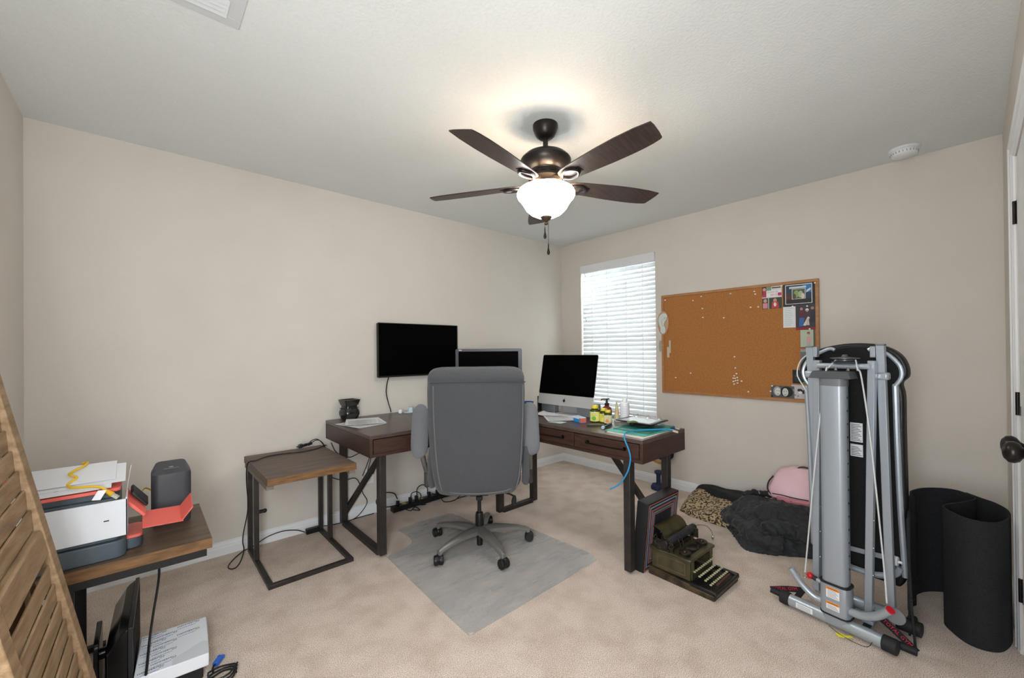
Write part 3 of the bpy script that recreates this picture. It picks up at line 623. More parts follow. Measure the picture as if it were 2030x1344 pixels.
# handles
build('handle_bar',MB().tube(spline([(-.045,-.0,.097),(-.088,-.005,.105),(-.137,-.012,.146),(-.173,-.02,.200)],7),.0145,14),silver2,parent=G)
build('handle_bar',MB().tube(spline([(.045,0,.100),(.100,-.01,.112),(.150,-.02,.142),(.192,-.03,.190)],7),.0170,14),silver2,parent=G)
build('handle_cap',MB().cyl((.190,-.0295,.187),(.196,-.031,.195),.0155,n=18),red,parent=G)
build('gusset_disc',MB().cyl((.196,.02,.150),(.196,.028,.150),.032,n=24),mat('gusset grey','7e8186',.4,metal=.3),parent=G)
lk=build('locking_pin',MB().cyl((-.088,-.0,.187),(-.044,0,.178),.009,n=14),silver,parent=G)
build('red_knob',MB().sphere((-.100,-.0,.190),.0145,16),red,parent=lk)
build('knob_neck',MB().cyl((-.090,0,.188),(-.074,0,.184),.0105,n=12),mat('neck dark','3a1c1e',.5),parent=lk)
for pts_ in ([(-.001,.04,1.200),(-.020,.01,1.165),(-.027,-.008,1.126),(-.067,-.008,.76),(-.118,-.008,.200)],[(.070,.04,1.200),(.083,.02,1.160),(.093,.03,1.121),(.119,.04,.842),(.160,.02,.366),(.175,0,.200)],[(-.150,.18,1.235),(-.205,.19,1.19),(-.222,.19,1.12),(-.20,.2,1.06),(-.185,.2,1.03)]):
    build('cable',MB().tube(spline(pts_,8),.0032,8),mat('cable grey','c9cccd',.4),parent=G)
for p,q in (((-.122,0,.19),.010),((.176,0,.19),.010)):
    v=MB().tube([Vector(p)+Vector((q*math.cos(a)*.8,0,q*math.sin(a)-.01)) for a in [2*PI*i/14 for i in range(14)]],.0022,6,closed=True); build('carabiner',v,chrome,parent=G)
# strap handles lying by the bar
strapm=mat('black webbing','1c1b1d',.85); redthread=mat('red thread','c2203c',.7)
def ribbon(m,P,w_,t_=.002,up_=(0,0,1)):
    P=spline(P,6); 
    for i in range(len(P)-1):
        pass
    rings=[]
    for i,p in enumerate(P):
        t=(P[min(i+1,len(P)-1)]-P[max(i-1,0)]).normalized(); s_=t.cross(Vector(up_)).normalized(); n=s_.cross(t)
        rings.append([p-s_*w_/2-n*t_/2,p+s_*w_/2-n*t_/2,p+s_*w_/2+n*t_/2,p-s_*w_/2+n*t_/2])
    return m.loft(rings)
def strap(name,label,A,B,Cc,flip=False):   # triangle handle: ring A, grip from B to C (world points)
    t_=thing(name,label,'strap handle',(sum(p[0] for p in (A,B,Cc))/3,sum(p[1] for p in (A,B,Cc))/3,0),group='strap handles of the exercise machine')
    build('foam_grip',MB().tube(spline([B,(Vector(B)+Vector(Cc))/2,Cc],5),.0155,14),rub,parent=t_,world=True)
    A=Vector(A);B=Vector(B);Cc=Vector(Cc)
    upv=Vector((-.75,-.15,.65)).normalized()
    build('webbing',ribbon(ribbon(MB(),[A,A.lerp(Cc,.5)+Vector((0,0,.004)),Cc],.026,up_=upv),[A,A.lerp(B,.5),B],.026,up_=upv),strapm,parent=t_,world=True)
    d=(Cc-A); x=d.normalized(); 
    s_=x.cross(upv).normalized(); n=s_.cross(x)
    # orientation so text face looks to upv
    yv=n.cross(x) if False else -s_; zv=x.cross(yv)
    o=A+d*.22+zv*.0035-yv*.007+Vector((0,0,.004))*1
    M=Matrix(((x.x,yv.x,zv.x,o.x),(x.y,yv.y,zv.y,o.y),(x.z,yv.z,zv.z,o.z),(0,0,0,1)))
    if flip: M=M@T((.105,.014,0))@Matrix.Rotation(PI,4,'Z')
    build('stitched_text',MB().text('TOTAL GYM',.020,M,.0006),redthread,parent=t_,world=True)
    q=A+(A-Cc).normalized()*.012
    v=MB().tube([q+Vector((.011*math.cos(a)*.3,.011*math.cos(a),.014*math.sin(a)+.004)) for a in [2*PI*i/14 for i in range(14)]],.0025,6,closed=True)
    build('ring',v,chrome,parent=t_,world=True)
strap('strap_handle','black strap handle with red lettering at the machine\'s right foot',(2.40,.300,.085),(2.345,.330,.018),(2.335,.163,.018))
strap('strap_handle','black strap handle with red lettering at the machine\'s left foot',(2.435,.575,.055),(2.375,.595,.020),(2.35,.690,.045),flip=True)
yt=thing('yellow_tag','small yellow tag lying on the carpet by the machine\'s foot bar','tag',(2.243,.39,.0))
build('tag_disc',MB().prism([(2.243+.012*math.cos(a),.395+.017*math.sin(a)) for a in [2*PI*i/16 for i in range(16)]],.012,.015).prism([(2.245,.37),(2.262,.355),(2.27,.365),(2.25,.38)],.012,.014),mat('tag yellow','e3dc2c',.5),parent=yt,world=True)
build('tag_string',MB().tube(spline([(2.27,.44,.02),(2.245,.40,.016),(2.235,.34,.010),(2.25,.30,.012),(2.30,.285,.06)],6),.0012,5),cord_m,parent=yt,world=True)
# ------------------------------------------------------------------ black foam mat, stood on edge and curled
foam=mat('black foam','292a2d',.95,bump=.4,bscale=180,c2='1f2023',scale=200)
def wall_sheet(path,h0,h1,t_=.007,lean=None):
    P=spline([(x,y,0) for x,y in path],7); m=MB(); L_=[];n=len(P)
    for i,p in enumerate(P):
        t=(P[min(i+1,n-1)]-P[max(i-1,0)]).normalized(); s_=Vector((-t.y,t.x,0))*t_/2
        u=i/(n-1); h=h0(u) if callable(h0) else h0
        q=Vector((0,0,h)); ln=lean(u) if lean else Vector((0,0,0))
        L_.append([p-s_,p+s_,p+s_+q+ln,p-s_+q+ln])
    return m.loft(L_)
fm=thing('foam_mat','rolled-open black foam mat standing on edge beside the closet door','foam mat',(2.75,.06,0))
path=[(2.800,.205),(2.88,.214),(2.99,.175),(3.06,.10),(3.05,.045),(2.965,-.000),(2.87,.03),(2.765,.085),(2.71,.097),(2.66,.078),(2.60,.035),(2.585,-.01),(2.61,-.055),(2.67,-.082),(2.76,-.098),(2.86,-.092),(2.94,-.06),(2.985,-.02),(3.045,.03)]
build('sheet',wall_sheet(path,.53,.53),foam,parent=fm,world=True)
v=wall_sheet([(2.800,.198),(2.74,.218),(2.66,.206),(2.56,.200),(2.48,.196)],lambda u:.53-.02*u+.008*math.sin(u*9),.5); build('flap',v,foam,parent=fm,world=True)
v=MB().add([(2.49,.200,.51),(2.47,.205,.49),(2.475,.196,.30),(2.44,.187,.15),(2.40,.172,0),(2.415,.164,0),(2.47,.180,.15),(2.56,.196,.20),(2.66,.204,.12),(2.79,.196,0),(2.79,.203,0),(2.66,.209,.12)],[(0,1,2,3,4,5,6,7)]) 
v=MB().loft([[(2.49,.192,.50),(2.49,.203,.50),(2.60,.203,.50),(2.60,.196,.50)],[(2.47,.190,.30),(2.47,.199,.30),(2.60,.205,.30),(2.60,.198,.30)],[(2.435,.180,.14),(2.435,.189,.14),(2.54,.200,.14),(2.54,.193,.14)],[(2.398,.168,0),(2.398,.174,0),(2.43,.180,0),(2.43,.174,0)]])
build('flap_tail',v,foam,parent=fm,world=True)
# ------------------------------------------------------------------ clothes and blanket pile by the right wall
def nz(x,y,z=0,s_=1): return noise.noise(Vector((x*s_,y*s_,z)))
def blob(name,outline,hfun,m,res=70,**k):
    # heightfield over an outline: outline = list of (x,y); normalised radial grid
    cx=sum(p[0] for p in outline)/len(outline); cy=sum(p[1] for p in outline)/len(outline)
    sp_=spline([(x,y,0) for x,y in outline+outline[:1]],6)[:-1]; n=len(sp_); rings=[]
    nr=26
    for j in range(nr+1):
        r_=math.sin(j/nr*PI/2) if j<nr else 1
        ring=[]
        for p in sp_:
            x=cx+(p.x-cx)*r_; y=cy+(p.y-cy)*r_
            e=max(0,1-r_**3); h=hfun(x,y,r_)
            ring.append((x,y,max(.002,h)))
        rings.append(ring)
    m_=MB(); m_.loft(rings,cap=True); base=[(x,y,.001) for x,y,_ in rings[-1]]; m_.loft([rings[-1],base],cap=False); return m_
leom=bpy.data.materials.new('leopard plush'); leom.use_nodes=True; nt=leom.node_tree; pb=nt.nodes['Principled BSDF']; pb.inputs['Roughness'].default_value=.95
tc=nt.nodes.new('ShaderNodeTexCoord'); vo=nt.nodes.new('ShaderNodeTexVoronoi'); vo.inputs['Scale'].default_value=42; vo.inputs['Randomness'].default_value=.9
ns=nt.nodes.new('ShaderNodeTexNoise'); ns.inputs['Scale'].default_value=60; ns.inputs['Detail'].default_value=2
ad=nt.nodes.new('ShaderNodeVectorMath'); ad.operation='MULTIPLY_ADD'; ad.inputs[1].default_value=(.02,.02,.02)
nt.links.new(tc.outputs['Object'],ns.inputs['Vector']); nt.links.new(ns.outputs['Color'],ad.inputs[0]); nt.links.new(tc.outputs['Object'],ad.inputs[2]); nt.links.new(ad.outputs[0],vo.inputs['Vector'])
cr=nt.nodes.new('ShaderNodeValToRGB'); e=cr.color_ramp.elements; e[0].position=.0; e[0].color=lin('8a6a40'); e[1].position=.60; e[1].color=lin('ab9a7c')
for p_,c_ in ((.16,'8a6230'),(.22,'1c1410'),(.44,'1e1611'),(.52,'c2aa80')): x=e.new(p_); x.color=lin(c_)
nt.links.new(vo.outputs['Distance'],cr.inputs[0])
nt.links.new(cr.outputs[0],pb.inputs['Base Color'])
vo.inputs['Scale'].default_value=62
def hl(x,y,r_):
    return (.028+.065*(x-3.05)/.45)*(1-r_**9)+(.014*nz(x,y,0,9)+.010*math.sin(30*x+12*y))*(1-r_**4)+.012*(1-r_**14)
lo=[(3.12,1.54),(3.07,1.46),(3.05,1.36),(3.04,1.24),(3.05,1.12),(3.12,1.04),(3.30,1.02),(3.45,1.08),(3.52,1.25),(3.545,1.45),(3.53,1.58),(3.42,1.60),(3.28,1.585)]
lb=thing('leopard_blanket','black blanket with leopard print plush side heaped on the carpet by the wall','blanket',(3.25,1.33,0))
build('plush_side',blob('l',lo,hl,None),leom,parent=lb,world=True,ang=180)
blf=mat('black fabric','1e1f22',.8,bump=.5,bscale=12,c2='17181a',scale=9)
bo_=[(3.46,1.60),(3.42,1.50),(3.38,1.38),(3.32,1.24),(3.27,1.10),(3.27,.96),(3.36,.90),(3.50,.92),(3.562,1.1),(3.564,1.35),(3.562,1.60)]
def hb(x,y,r_): return .125*(1-r_**9)+.01*nz(x,y,3,10)+(.02*max(0,(1.35-y)/.4))*(1-r_**6)
build('black_side',blob('b',bo_,hb,None),blf,parent=lb,world=True,ang=180)
# jacket
jk=thing('black_jacket','crumpled black quilted puffer jacket lying on the carpet','jacket',(3.1,.95,0))
jo=[(3.145,1.235),(3.06,1.17),(2.965,1.10),(2.87,1.03),(2.80,.965),(2.80,.90),(2.84,.83),(2.90,.74),(2.95,.66),(2.96,.55),(3.05,.48),(3.25,.46),(3.42,.55),(3.48,.75),(3.45,.95),(3.38,1.12),(3.27,1.22)]
def hj(x,y,r_):
    e=(1-r_**5)
    d=(x-2.8); base=.06+.16*min(1,max(0,d/.38))
    folds=.030*math.sin(13*(x*.9+y*.35)+4*nz(x,y,1,3))+.03*nz(x,y,2,7)+.012*nz(x,y,4,17)
    fold2=-.045*math.exp(-((x-2.985-.12*(y-.9)+.03*nz(x,y,5,6))/.018)**2)
    seam=-.03*math.exp(-((y-.98+.35*(x-3.1))/.010)**2) if x>3.0 else 0
    puff=.010*abs(math.sin(16*(y+.3*x)+2*nz(x,y,6,3)))
    return e*(base+folds*.8+fold2+seam+puff)
jb=mat('black nylon','2a2c2f',.72,bump=.5,bscale=22,c2='212326',scale=7,sheen=.1)
build('body',blob('j',jo,hj,None),jb,parent=jk,world=True,ang=180)
v=MB().tube(spline([(3.16,1.20,.05),(3.06,1.15,.075),(2.97,1.05,.08),(2.88,.95,.075),(2.86,.86,.065),(2.90,.78,.055)],8),[.050+.006*math.sin(i*.35) for i in range(41)],18); build('sleeve',v,jb,parent=jk,world=True,ang=180)
v=MB().tube(spline([(2.92,.90,.10),(2.98,.80,.12),(3.00,.68,.10),(3.02,.57,.07)],8),[.056+.005*math.sin(i*.4) for i in range(25)],18); build('sleeve',v,jb,parent=jk,world=True,ang=180)
v=MB().tube(spline([(3.30,1.14,.16),(3.38,1.08,.185),(3.42,.98,.19)],8),[.03]*17,12); build('hood',v,jb,parent=jk,world=True,ang=180)
v=MB()
for q in ((3.36,1.02,.215),(3.32,.82,.225)): v.tube(spline([(q[0],q[1],q[2]),(q[0]-.02,q[1]+.03,q[2]+.005),(q[0]-.06,q[1]+.01,q[2]-.005)],6),.0028,6)
build('zip_pull',v,chrome,parent=jk,world=True)
dtx=bpy.data.textures.new('crumple','CLOUDS'); dtx.noise_scale=.10; dtx.noise_depth=3
dt2=bpy.data.textures.new('wrinkle','CLOUDS'); dt2.noise_scale=.045; dt2.noise_depth=1; dt2.noise_type='HARD_NOISE'
for c_ in jk.children:
    if c_.name.startswith(('body','sleeve','hood')):
        dm=c_.modifiers.new('d','SUBSURF'); dm.levels=1; dm.render_levels=1
        dm=c_.modifiers.new('c','DISPLACE'); dm.texture=dtx; dm.strength=.040; dm.mid_level=.52; dm.texture_coords='GLOBAL'
        dm=c_.modifiers.new('e','DISPLACE'); dm.texture=dt2; dm.strength=.022; dm.mid_level=.5; dm.texture_coords='GLOBAL'
# pink backpack
pk=mat('pink canvas','f4d2d9',.75,c2='eec3cc',scale=5,bump=.3,bscale=14); pk2=mat('pink piping','3a2226',.6)
pbk=thing('backpack','pink backpack with dark zip resting on the jacket against the wall','backpack',(3.42,.80,.17))
rings=[]
for z,xc,w_,d_,yc in ((.185,3.42,.155,.085,.83),(.20,3.415,.175,.105,.83),(.25,3.42,.178,.11,.83),(.30,3.43,.165,.10,.82),(.345,3.445,.135,.085,.83),(.385,3.46,.09,.06,.85),(.405,3.47,.07,.04,.80),(.41,3.47,.03,.02,.80)):
    N=28; ring=[]
    for i in range(N):
        a=2*PI*i/N; c_,s_=math.cos(a),math.sin(a)
        x=d_*abs(c_)**.7*(1 if c_>=0 else -1); y=w_*abs(s_)**.7*(1 if s_>=0 else -1)
        ring.append((xc+x+.012*nz(x+z*3,y,7,9),yc+y+.01*nz(y,z,8,9),z+.008*nz(x,y,z*9,12)))
    rings.append(ring)
build('bag_body',MB().loft(rings),pk,parent=pbk,world=True,ang=180)
build('zip',MB().tube(spline([(3.335,.955,.205),(3.35,.995,.24),(3.37,.995,.29),(3.39,.97,.335)],6),.005,8).tube(spline([(3.33,.96,.225),(3.315,.90,.232),(3.305,.83,.232),(3.305,.74,.235)],6),.004,8),pk2,parent=pbk,world=True)
build('front_pocket',MB().loft([[(3.305+.02*abs(y-.83)/.1*0,y,z) for y,z in ((.72,.19),(.93,.19),(.93,.225),(.72,.228))],[(3.285,y,z) for y,z in ((.74,.195),(.90,.195),(.90,.22),(.74,.223))]]),mat('pink pocket','d18592',.75),parent=pbk,world=True,bevel=.006)
build('strap',ribbon(MB(),[(3.44,.86,.395),(3.46,.80,.418),(3.47,.74,.395),(3.47,.68,.34)],.022,.004),pk2,parent=pbk,world=True)
# ------------------------------------------------------------------ game box, typewriter, dumbbell
gb=thing('game_box','black cardboard box with red and blue nested line pattern beside the desk leg','box',(2.29,1.25,0))
BXM=T((0,1.317,.002))@Matrix.Rotation(math.atan2(.040,.40),4,'X')
bx=mat('box black','1f2022',.45); 
build('carton',MB().box(2.088,2.440,-.070,0,.0,.400,BXM),bx,parent=gb,world=True,bevel=.002)
rdl=mat('coral line','b0705c',.5); bll=mat('blue line','7d93ab',.5); nvl=mat('navy line','27325a',.5)
def frame_lines(m,x0,x1,z0,z1,t_,y):
    for q in ((x0,x1,z0,z0+t_),(x0,x1,z1-t_,z1),(x0,x0+t_,z0+t_,z1-t_),(x1-t_,x1,z0+t_,z1-t_)): m.box(q[0],q[1],y-.0006,y+.0004,q[2],q[3],BXM)
for i,(ins,t_,m_) in enumerate(((.009,.005,rdl),(.024,.008,bll),(.036,.004,nvl),(.044,.005,rdl),(.053,.002,rdl),(.062,.006,bll),(.074,.004,rdl),(.084,.002,nvl))):
    v=MB(); frame_lines(v,2.088+ins,2.440-ins,ins,.400-ins,t_,-.0703-.00005*i); build('printed_frame',v,m_,parent=gb,world=True)
v=MB()
for k in range(9): v.bar(BXM@Vector((2.25+.012*k,-.0705,.19+.012*math.sin(k*1.7))),BXM@Vector((2.258+.012*k,-.0705,.22+.015*math.sin(k*2.3))),.0012,.0025,side=(0,1,0))
build('script_emblem',v,bll,parent=gb,world=True)
# typewriter (local x right, y back, z up; keyboard to -y)
tw=thing('typewriter','antique olive-green typewriter with round keys on the carpet','typewriter',(2.252,1.045,0),R(-1.5))
olive=mat('olive enamel','534e36',.38,c2='3b3726',scale=16,metal=.25,spec=.6,thr=(.3,.7)); rust=mat('worn olive','5a4a35',.5,c2='2a261f',scale=20,metal=.3)
ironm=mat('old iron','4b443a',.45,metal=.7,c2='2d2924',scale=40); blackt=mat('black enamel','1d1c1b',.3)
v=MB()
# base tray, wider at the bottom, tapering to the front
v.loft([[(-.145,-.185,.0),(.145,-.185,.0),(.145,.18,.0),(-.145,.18,.0)],[(-.143,-.185,.028),(.143,-.185,.028),(.143,.18,.045),(-.143,.18,.045)]])
build('base',v,rust,parent=tw,bevel=.006)
v=MB().box(-.143,-.124,-.19,-.055,.025,.046).box(.124,.143,-.19,-.055,.025,.046).box(-.143,.143,-.192,-.172,.022,.040); build('keyboard_rim',v,blackt,parent=tw,bevel=.005)
for sx in (-1,1):
    w_=MB().box(sx*.125-.006,sx*.125+.006,-.055,.165,.045,.142); sd_=build('side_panel',w_,olive,parent=tw,bevel=.003)
    m=MB()
    for q in ((-.028,.13,.062,.065),(-.028,.13,.124,.127),(-.028,-.025,.062,.127),(.127,.13,.062,.127)): m.box(sx*.131-.002,sx*.131+.002,*q)
    build('panel_bead',m,mat('bead olive','6d6848',.35,metal=.3),parent=sd_,bevel=.001)
v=MB().box(-.119,.119,.158,.166,.045,.142); build('rear_panel',v,olive,parent=tw,bevel=.002)
# top plate with a wavy edge
outl=[]
for i in range(13): y=-.065+.245*i/12; outl.append((.138+.007*math.sin(i*.9),y))
for i in range(13): y=.18-.245*i/12; outl.append((-.138-.007*math.sin((12-i)*.9),y))
v=MB().prism(outl,.142,.157); build('top_plate',v,olive,parent=tw,bevel=.005,seg=3)
v=MB()
v.box(-.119,.119,-.060,-.050,.046,.075).box(-.119,-.095,-.062,-.05,.075,.142).box(.095,.119,-.062,-.05,.075,.142); build('front_frame',v,olive,parent=tw,bevel=.003)
build('type_basket',MB().prism([(.085*math.cos(a),-.030+.060*math.sin(a)) for a in [PI*i/20 for i in range(21)]],.157,.160),blackt,parent=tw)
for k in range(13):
    a=R(18+12*k); build('type_bar',MB().tube([(.020*math.cos(a),-.035+.004,.164),(.078*math.cos(a),-.03+.052*math.sin(a),.162)],.0014,5),ironm,parent=tw)
for sx in (-1,1): 
    sp_=build('ribbon_spool',MB().lathe([(.028,0),(.030,.003),(.030,.006),(.025,.007),(.025,.012),(.030,.013),(.030,.016),(.012,.017),(.010,.022),(.002,.023)],26,T((sx*.095,-.010,.157))),ironm,parent=tw)
# carriage
build('carriage_rail',MB().bar((-.155,.055,.170),(.155,.055,.170),.012,.016).bar((-.15,.12,.170),(.15,.12,.170),.010,.010),ironm,parent=tw,bevel=.002)
build('platen',MB().cyl((-.135,.070,.205),(.135,.070,.205),.0215,n=28),mat('platen rubber','2e3033',.5),parent=tw)
for x0,x1 in ((-.168,-.140),(.140,.168)): build('platen_knob',MB().cyl((x0,.070,.205),(x1,.070,.205),.021,n=20),blackt,parent=tw,bevel=.003)
for sx in (-1,1): build('carriage_end',MB().box(sx*.142-.004,sx*.142+.004,.03,.14,.160,.215),ironm,parent=tw,bevel=.006)
def pt(u,v_): # curved paper table behind the platen
    a=R(-20+85*v_); return (-.125+.25*u,.095+.055*math.sin(a)+.02,.205+.075*(v_)-.01)
v=MB()
sh=[]
for i in range(9):
    a=R(10+95*i/8); sh.append((.070+.055*(1-math.cos(a))+.018, .200+.062*math.sin(a)))
sh2=[(y+.004,z+.004) for y,z in sh[::-1]]
v.loft([[(x,y,z) for y,z in sh+sh2] for x in (-.125,.125)]); build('paper_table',v,mat('paper table olive','565034',.3,metal=.35,c2='3b3722',scale=12),parent=tw,bevel=.001,ang=40)
rnd=random.Random(4)
for k in range(9):
    x=-.150+.006*rnd.random(); y=.02+.13*rnd.random(); z=.165+.05*rnd.random()
    build('carriage_lever',MB().tube(spline([(x,y,z),(x-.012,y+.01,z+.015),(x+.006,y+.03*rnd.random(),z+.03)],4),.0028,6).cyl((x-.006,y,z),(x+.008,y,z),.007,n=12),ironm,parent=tw)
for x,y in ((-.06,.03),(-.02,.035),(.07,.03)): build('paper_finger',MB().tube(spline([(x,y,.165),(x,y+.008,.195),(x,y+.022,.225)],4),.0025,6),ironm,parent=tw)
build('return_lever',MB().tube(spline([(.150,.065,.205),(.20,.060,.210),(.26,.040,.195),(.285,.020,.165),(.288,.012,.140)],7),.0028,8).lathe([(.002,0),(.006,.006),(.0075,.016),(.004,.03),(.002,.032)],12,T((.288,.012,.108))),chrome,parent=tw)
# keys: four curved rows of round keys
keyw=mat('key ivory','b9b793',.4); kring=mat('key ring','c7c6c0',.25,metal=.9)
rows_=[(-.068,.092,11),(-.094,.078,11),(-.120,.064,10),(-.146,.052,10)]
for (y,z,n) in rows_:
    for i in range(n):
        x=-.108+.216*(i+.5*((n==10)))/(10.2)
        k=build('key',MB().lathe([(.0055,-.0015),(.0068,0),(.0068,.0025),(.0060,.003),(.0056,.0024),(.0005,.0024)],12,T((x,y,z))),[keyw],parent=tw)
v=MB()
for (y,z,n) in rows_:
    for i in range(n):
        x=-.108+.216*(i+.5*(n==10))/10.5; v.tube([(x,y,z-.001),(x,y+.012,z-.018),(x,y+.05,.038)],.0013,4)
build('key_levers',v,blackt,parent=tw)
build('space_bar',MB().prism(rrect(-.075,.085,-.171,-.160,.005,3),.048,.056),mat('space bar','4a2a1e',.35),parent=tw,bevel=.002)
build('key_bed',MB().box(-.12,.12,-.17,-.06,.030,.034),blackt,parent=tw)
# dumbbell standing upright + a yellow and navy bag hanging behind the desk
navy=mat('navy vinyl','2b3354',.5)
db=thing('dumbbell','navy vinyl dumbbell standing on end under the desk by the wall','dumbbell',(3.44,1.89,0),R(20))
M=T((0,0,0))
build('head',MB().lathe([(.055,0),(.070,.008),(.072,.032),(.064,.046),(.022,.056)],6,M),navy,parent=db,bevel=.006)
build('grip',MB().lathe([(.022,.050),(.019,.075),(.019,.125),(.024,.140)],16,M),navy,parent=db)
build('head',MB().lathe([(.022,.140),(.034,.146),(.036,.16),(.030,.168),(.001,.170)],16,M),navy,parent=db,bevel=.002)
hb_=thing('hanging_bag','navy bag with a yellow strap hanging below the window behind the desk','bag',(3.54,1.90,.30))
rings=[]
for z,a,b_ in ((.245,.01,.03),(.255,.03,.07),(.29,.036,.10),(.38,.038,.11),(.50,.034,.10),(.55,.012,.07)): rings.append([(3.535+a*math.cos(t),1.895+b_*math.sin(t),z) for t in [2*PI*i/20 for i in range(20)]])
build('pouch',MB().loft(rings),mat('navy nylon','10132c',.6),parent=hb_,world=True,ang=180)
build('yellow_trim',ribbon(MB(),[(3.49,2.02,.27),(3.485,1.95,.235),(3.485,1.88,.225),(3.485,1.82,.235)],.022,.004,up_=(1,0,.3)),mat('ochre strap','c48a2a',.7),parent=hb_,world=True)
# ------------------------------------------------------------------ left side: louvered shutters
OL=Vector((-.0990,1.7663,.2562)); lv=Vector((.17993,.08307,-.98017)); sv_=Vector((.04827,.99448,.09315))
lv=(lv-sv_*lv.dot(sv_)).normalized(); nv=lv.cross(sv_).normalized()
if nv.x<0: nv=-nv
def shutter(off,ds,dl,label,woods):
    o=OL-nv*off+sv_*ds+lv*dl
    M=Matrix(((sv_.x,nv.x,-lv.x,o.x),(sv_.y,nv.y,-lv.y,o.y),(sv_.z,nv.z,-lv.z,o.z),(0,0,0,1)))  # local x along width (0 right edge, negative left), y out, z up
    t=bpy.data.objects.new('louvered_shutter',None); COL.objects.link(t); t.matrix_basis=T(o)
    tag(t,label,'shutter',group='wooden louvered shutters leaning by the left wall')
    W_=.45; z0=-.235; z1=1.68; th=.03
    for x0,x1 in ((-.05,0),(-W_,-W_+.05)): build('stile',MB().box(x0,x1,-th,0,z0,z1,M),woods,parent=t,world=True,bevel=.004)
    for a,b_ in ((z0,z0+.09),(.475,.55),(z1-.09,z1)): build('rail',MB().box(-W_+.0505,-.0505,-th+.002,-.002,a,b_,M),woods,parent=t,world=True,bevel=.006)
    z=z0+.10; k=0
    while z<z1-.11:
        if not (.455<z<.565):
            a=R(-7); c=M@Vector((-W_/2,-th/2,z))
            m=MB(); Mr=M@T((-W_/2,-th/2,z))@Matrix.Rotation(a,4,'X'); m.box(-W_/2+.051,W_/2-.051,-.003,.003,-.0280,.0280,Mr)
            build('slat',m,woods,parent=t,world=True,bevel=.002)
        z+=.0552; k+=1
    return t
wd=mat('weathered wood','a3896b',.7,c2='846a4e',scale=7,stretch=(7,1.0,7),bump=.15,bscale=40)
wd2=mat('pale wood','b08f68',.7,c2='a07f58',scale=5,stretch=(4,4,.6))
shutter(0,0,0,'weathered brown louvered shutter nearest the camera, leaning at the left edge',wd)
shutter(.040,-.055,.015,'paler louvered shutter behind the weathered one at the left edge',wd2)
# ------------------------------------------------------------------ printer
pr=thing('printer','white and slate inkjet printer with coral trays on the left table','printer',(-.22,2.20,.52))
slate=mat('slate plastic','46525a',.45); coral=mat('coral plastic','e0665c',.42); pw=mat('printer white','d3d7dd',.4)
build('base',MB().prism(rrect(-.405,-.046,2.068,2.30,.03,6),.5205,.582),slate,parent=pr,world=True,bevel=.004,seg=3)
build('base',MB().prism(rrect(-.10,-.002,2.130,2.30,.03,6),.5205,.560),slate,parent=pr,world=True,bevel=.004,seg=3)
build('body',MB().prism(rrect(-.400,-.062,2.082,2.30,.02,6),.582,.735),slate,parent=pr,world=True,bevel=.003)
fp=build('front_panel',MB().box(-.405,-.042,2.066,2.073,.598,.729),pw,parent=pr,world=True,bevel=.001)
build('panel_slot',MB().box(-.104,-.090,2.0652,2.0662,.660,.664),blk,parent=fp,world=True)
build('side_panel',MB().box(-.047,-.042,2.066,2.18,.598,.735),pw,parent=pr,world=True,bevel=.001)
build('upper_body',MB().prism(rrect(-.400,-.070,2.105,2.30,.02,6),.735,.757),slate,parent=pr,world=True)
build('lid',MB().prism(rrect(-.402,-.060,2.085,2.30,.02,6),.757,.769),coral,parent=pr,world=True,bevel=.002)
build('paper_rest',MB().add([(-.42,2.18,.782),(-.052,2.18,.782),(-.052,2.262,.823),(-.42,2.262,.823),(-.42,2.188,.776),(-.052,2.188,.776),(-.052,2.270,.816),(-.42,2.270,.816)],[(0,1,2,3),(7,6,5,4),(0,4,5,1),(1,5,6,2),(2,6,7,3),(3,7,4,0)]),coral,parent=pr,world=True,bevel=.002)
ot=build('output_tray',MB().prism(rrect(-.11,.0,2.126,2.28,.02,5),.5605,.572),coral,parent=pr,world=True,bevel=.002)
def slab(p,u,v_,n,t_,m=None):
    m=m or MB(); p=Vector(p);u=Vector(u);v_=Vector(v_);n=Vector(n).normalized()*t_
    return m.add([p,p+u,p+u+v_,p+v_,p+n,p+u+n,p+u+v_+n,p+v_+n],[(0,1,2,3),(4,5,6,7),(0,1,5,4),(1,2,6,5),(2,3,7,6),(3,0,4,7)])
build('tray_extension',slab((-.002,2.105,.595),(.122,0,-.006),(0,.115,.03),(0,-.3,1),.004),coral,parent=pr,world=True,bevel=.001)
build('tray_stop',slab((.117,2.108,.590),(.035,.0,.046),(0,.098,.032),(-.7,0,.6),.004),coral,parent=pr,world=True,bevel=.001)
build('side_door',slab((-.050,2.12,.700),(.052,0,-.065),(0,.07,.03),(.7,0,.7),.010),coral,parent=pr,world=True,bevel=.002)
build('ink_window',slab((-.036,2.150,.722),(.045,0,-.060),(0,.045,.02),(.7,0,.7),.012),blk,parent=pr,world=True,bevel=.004)
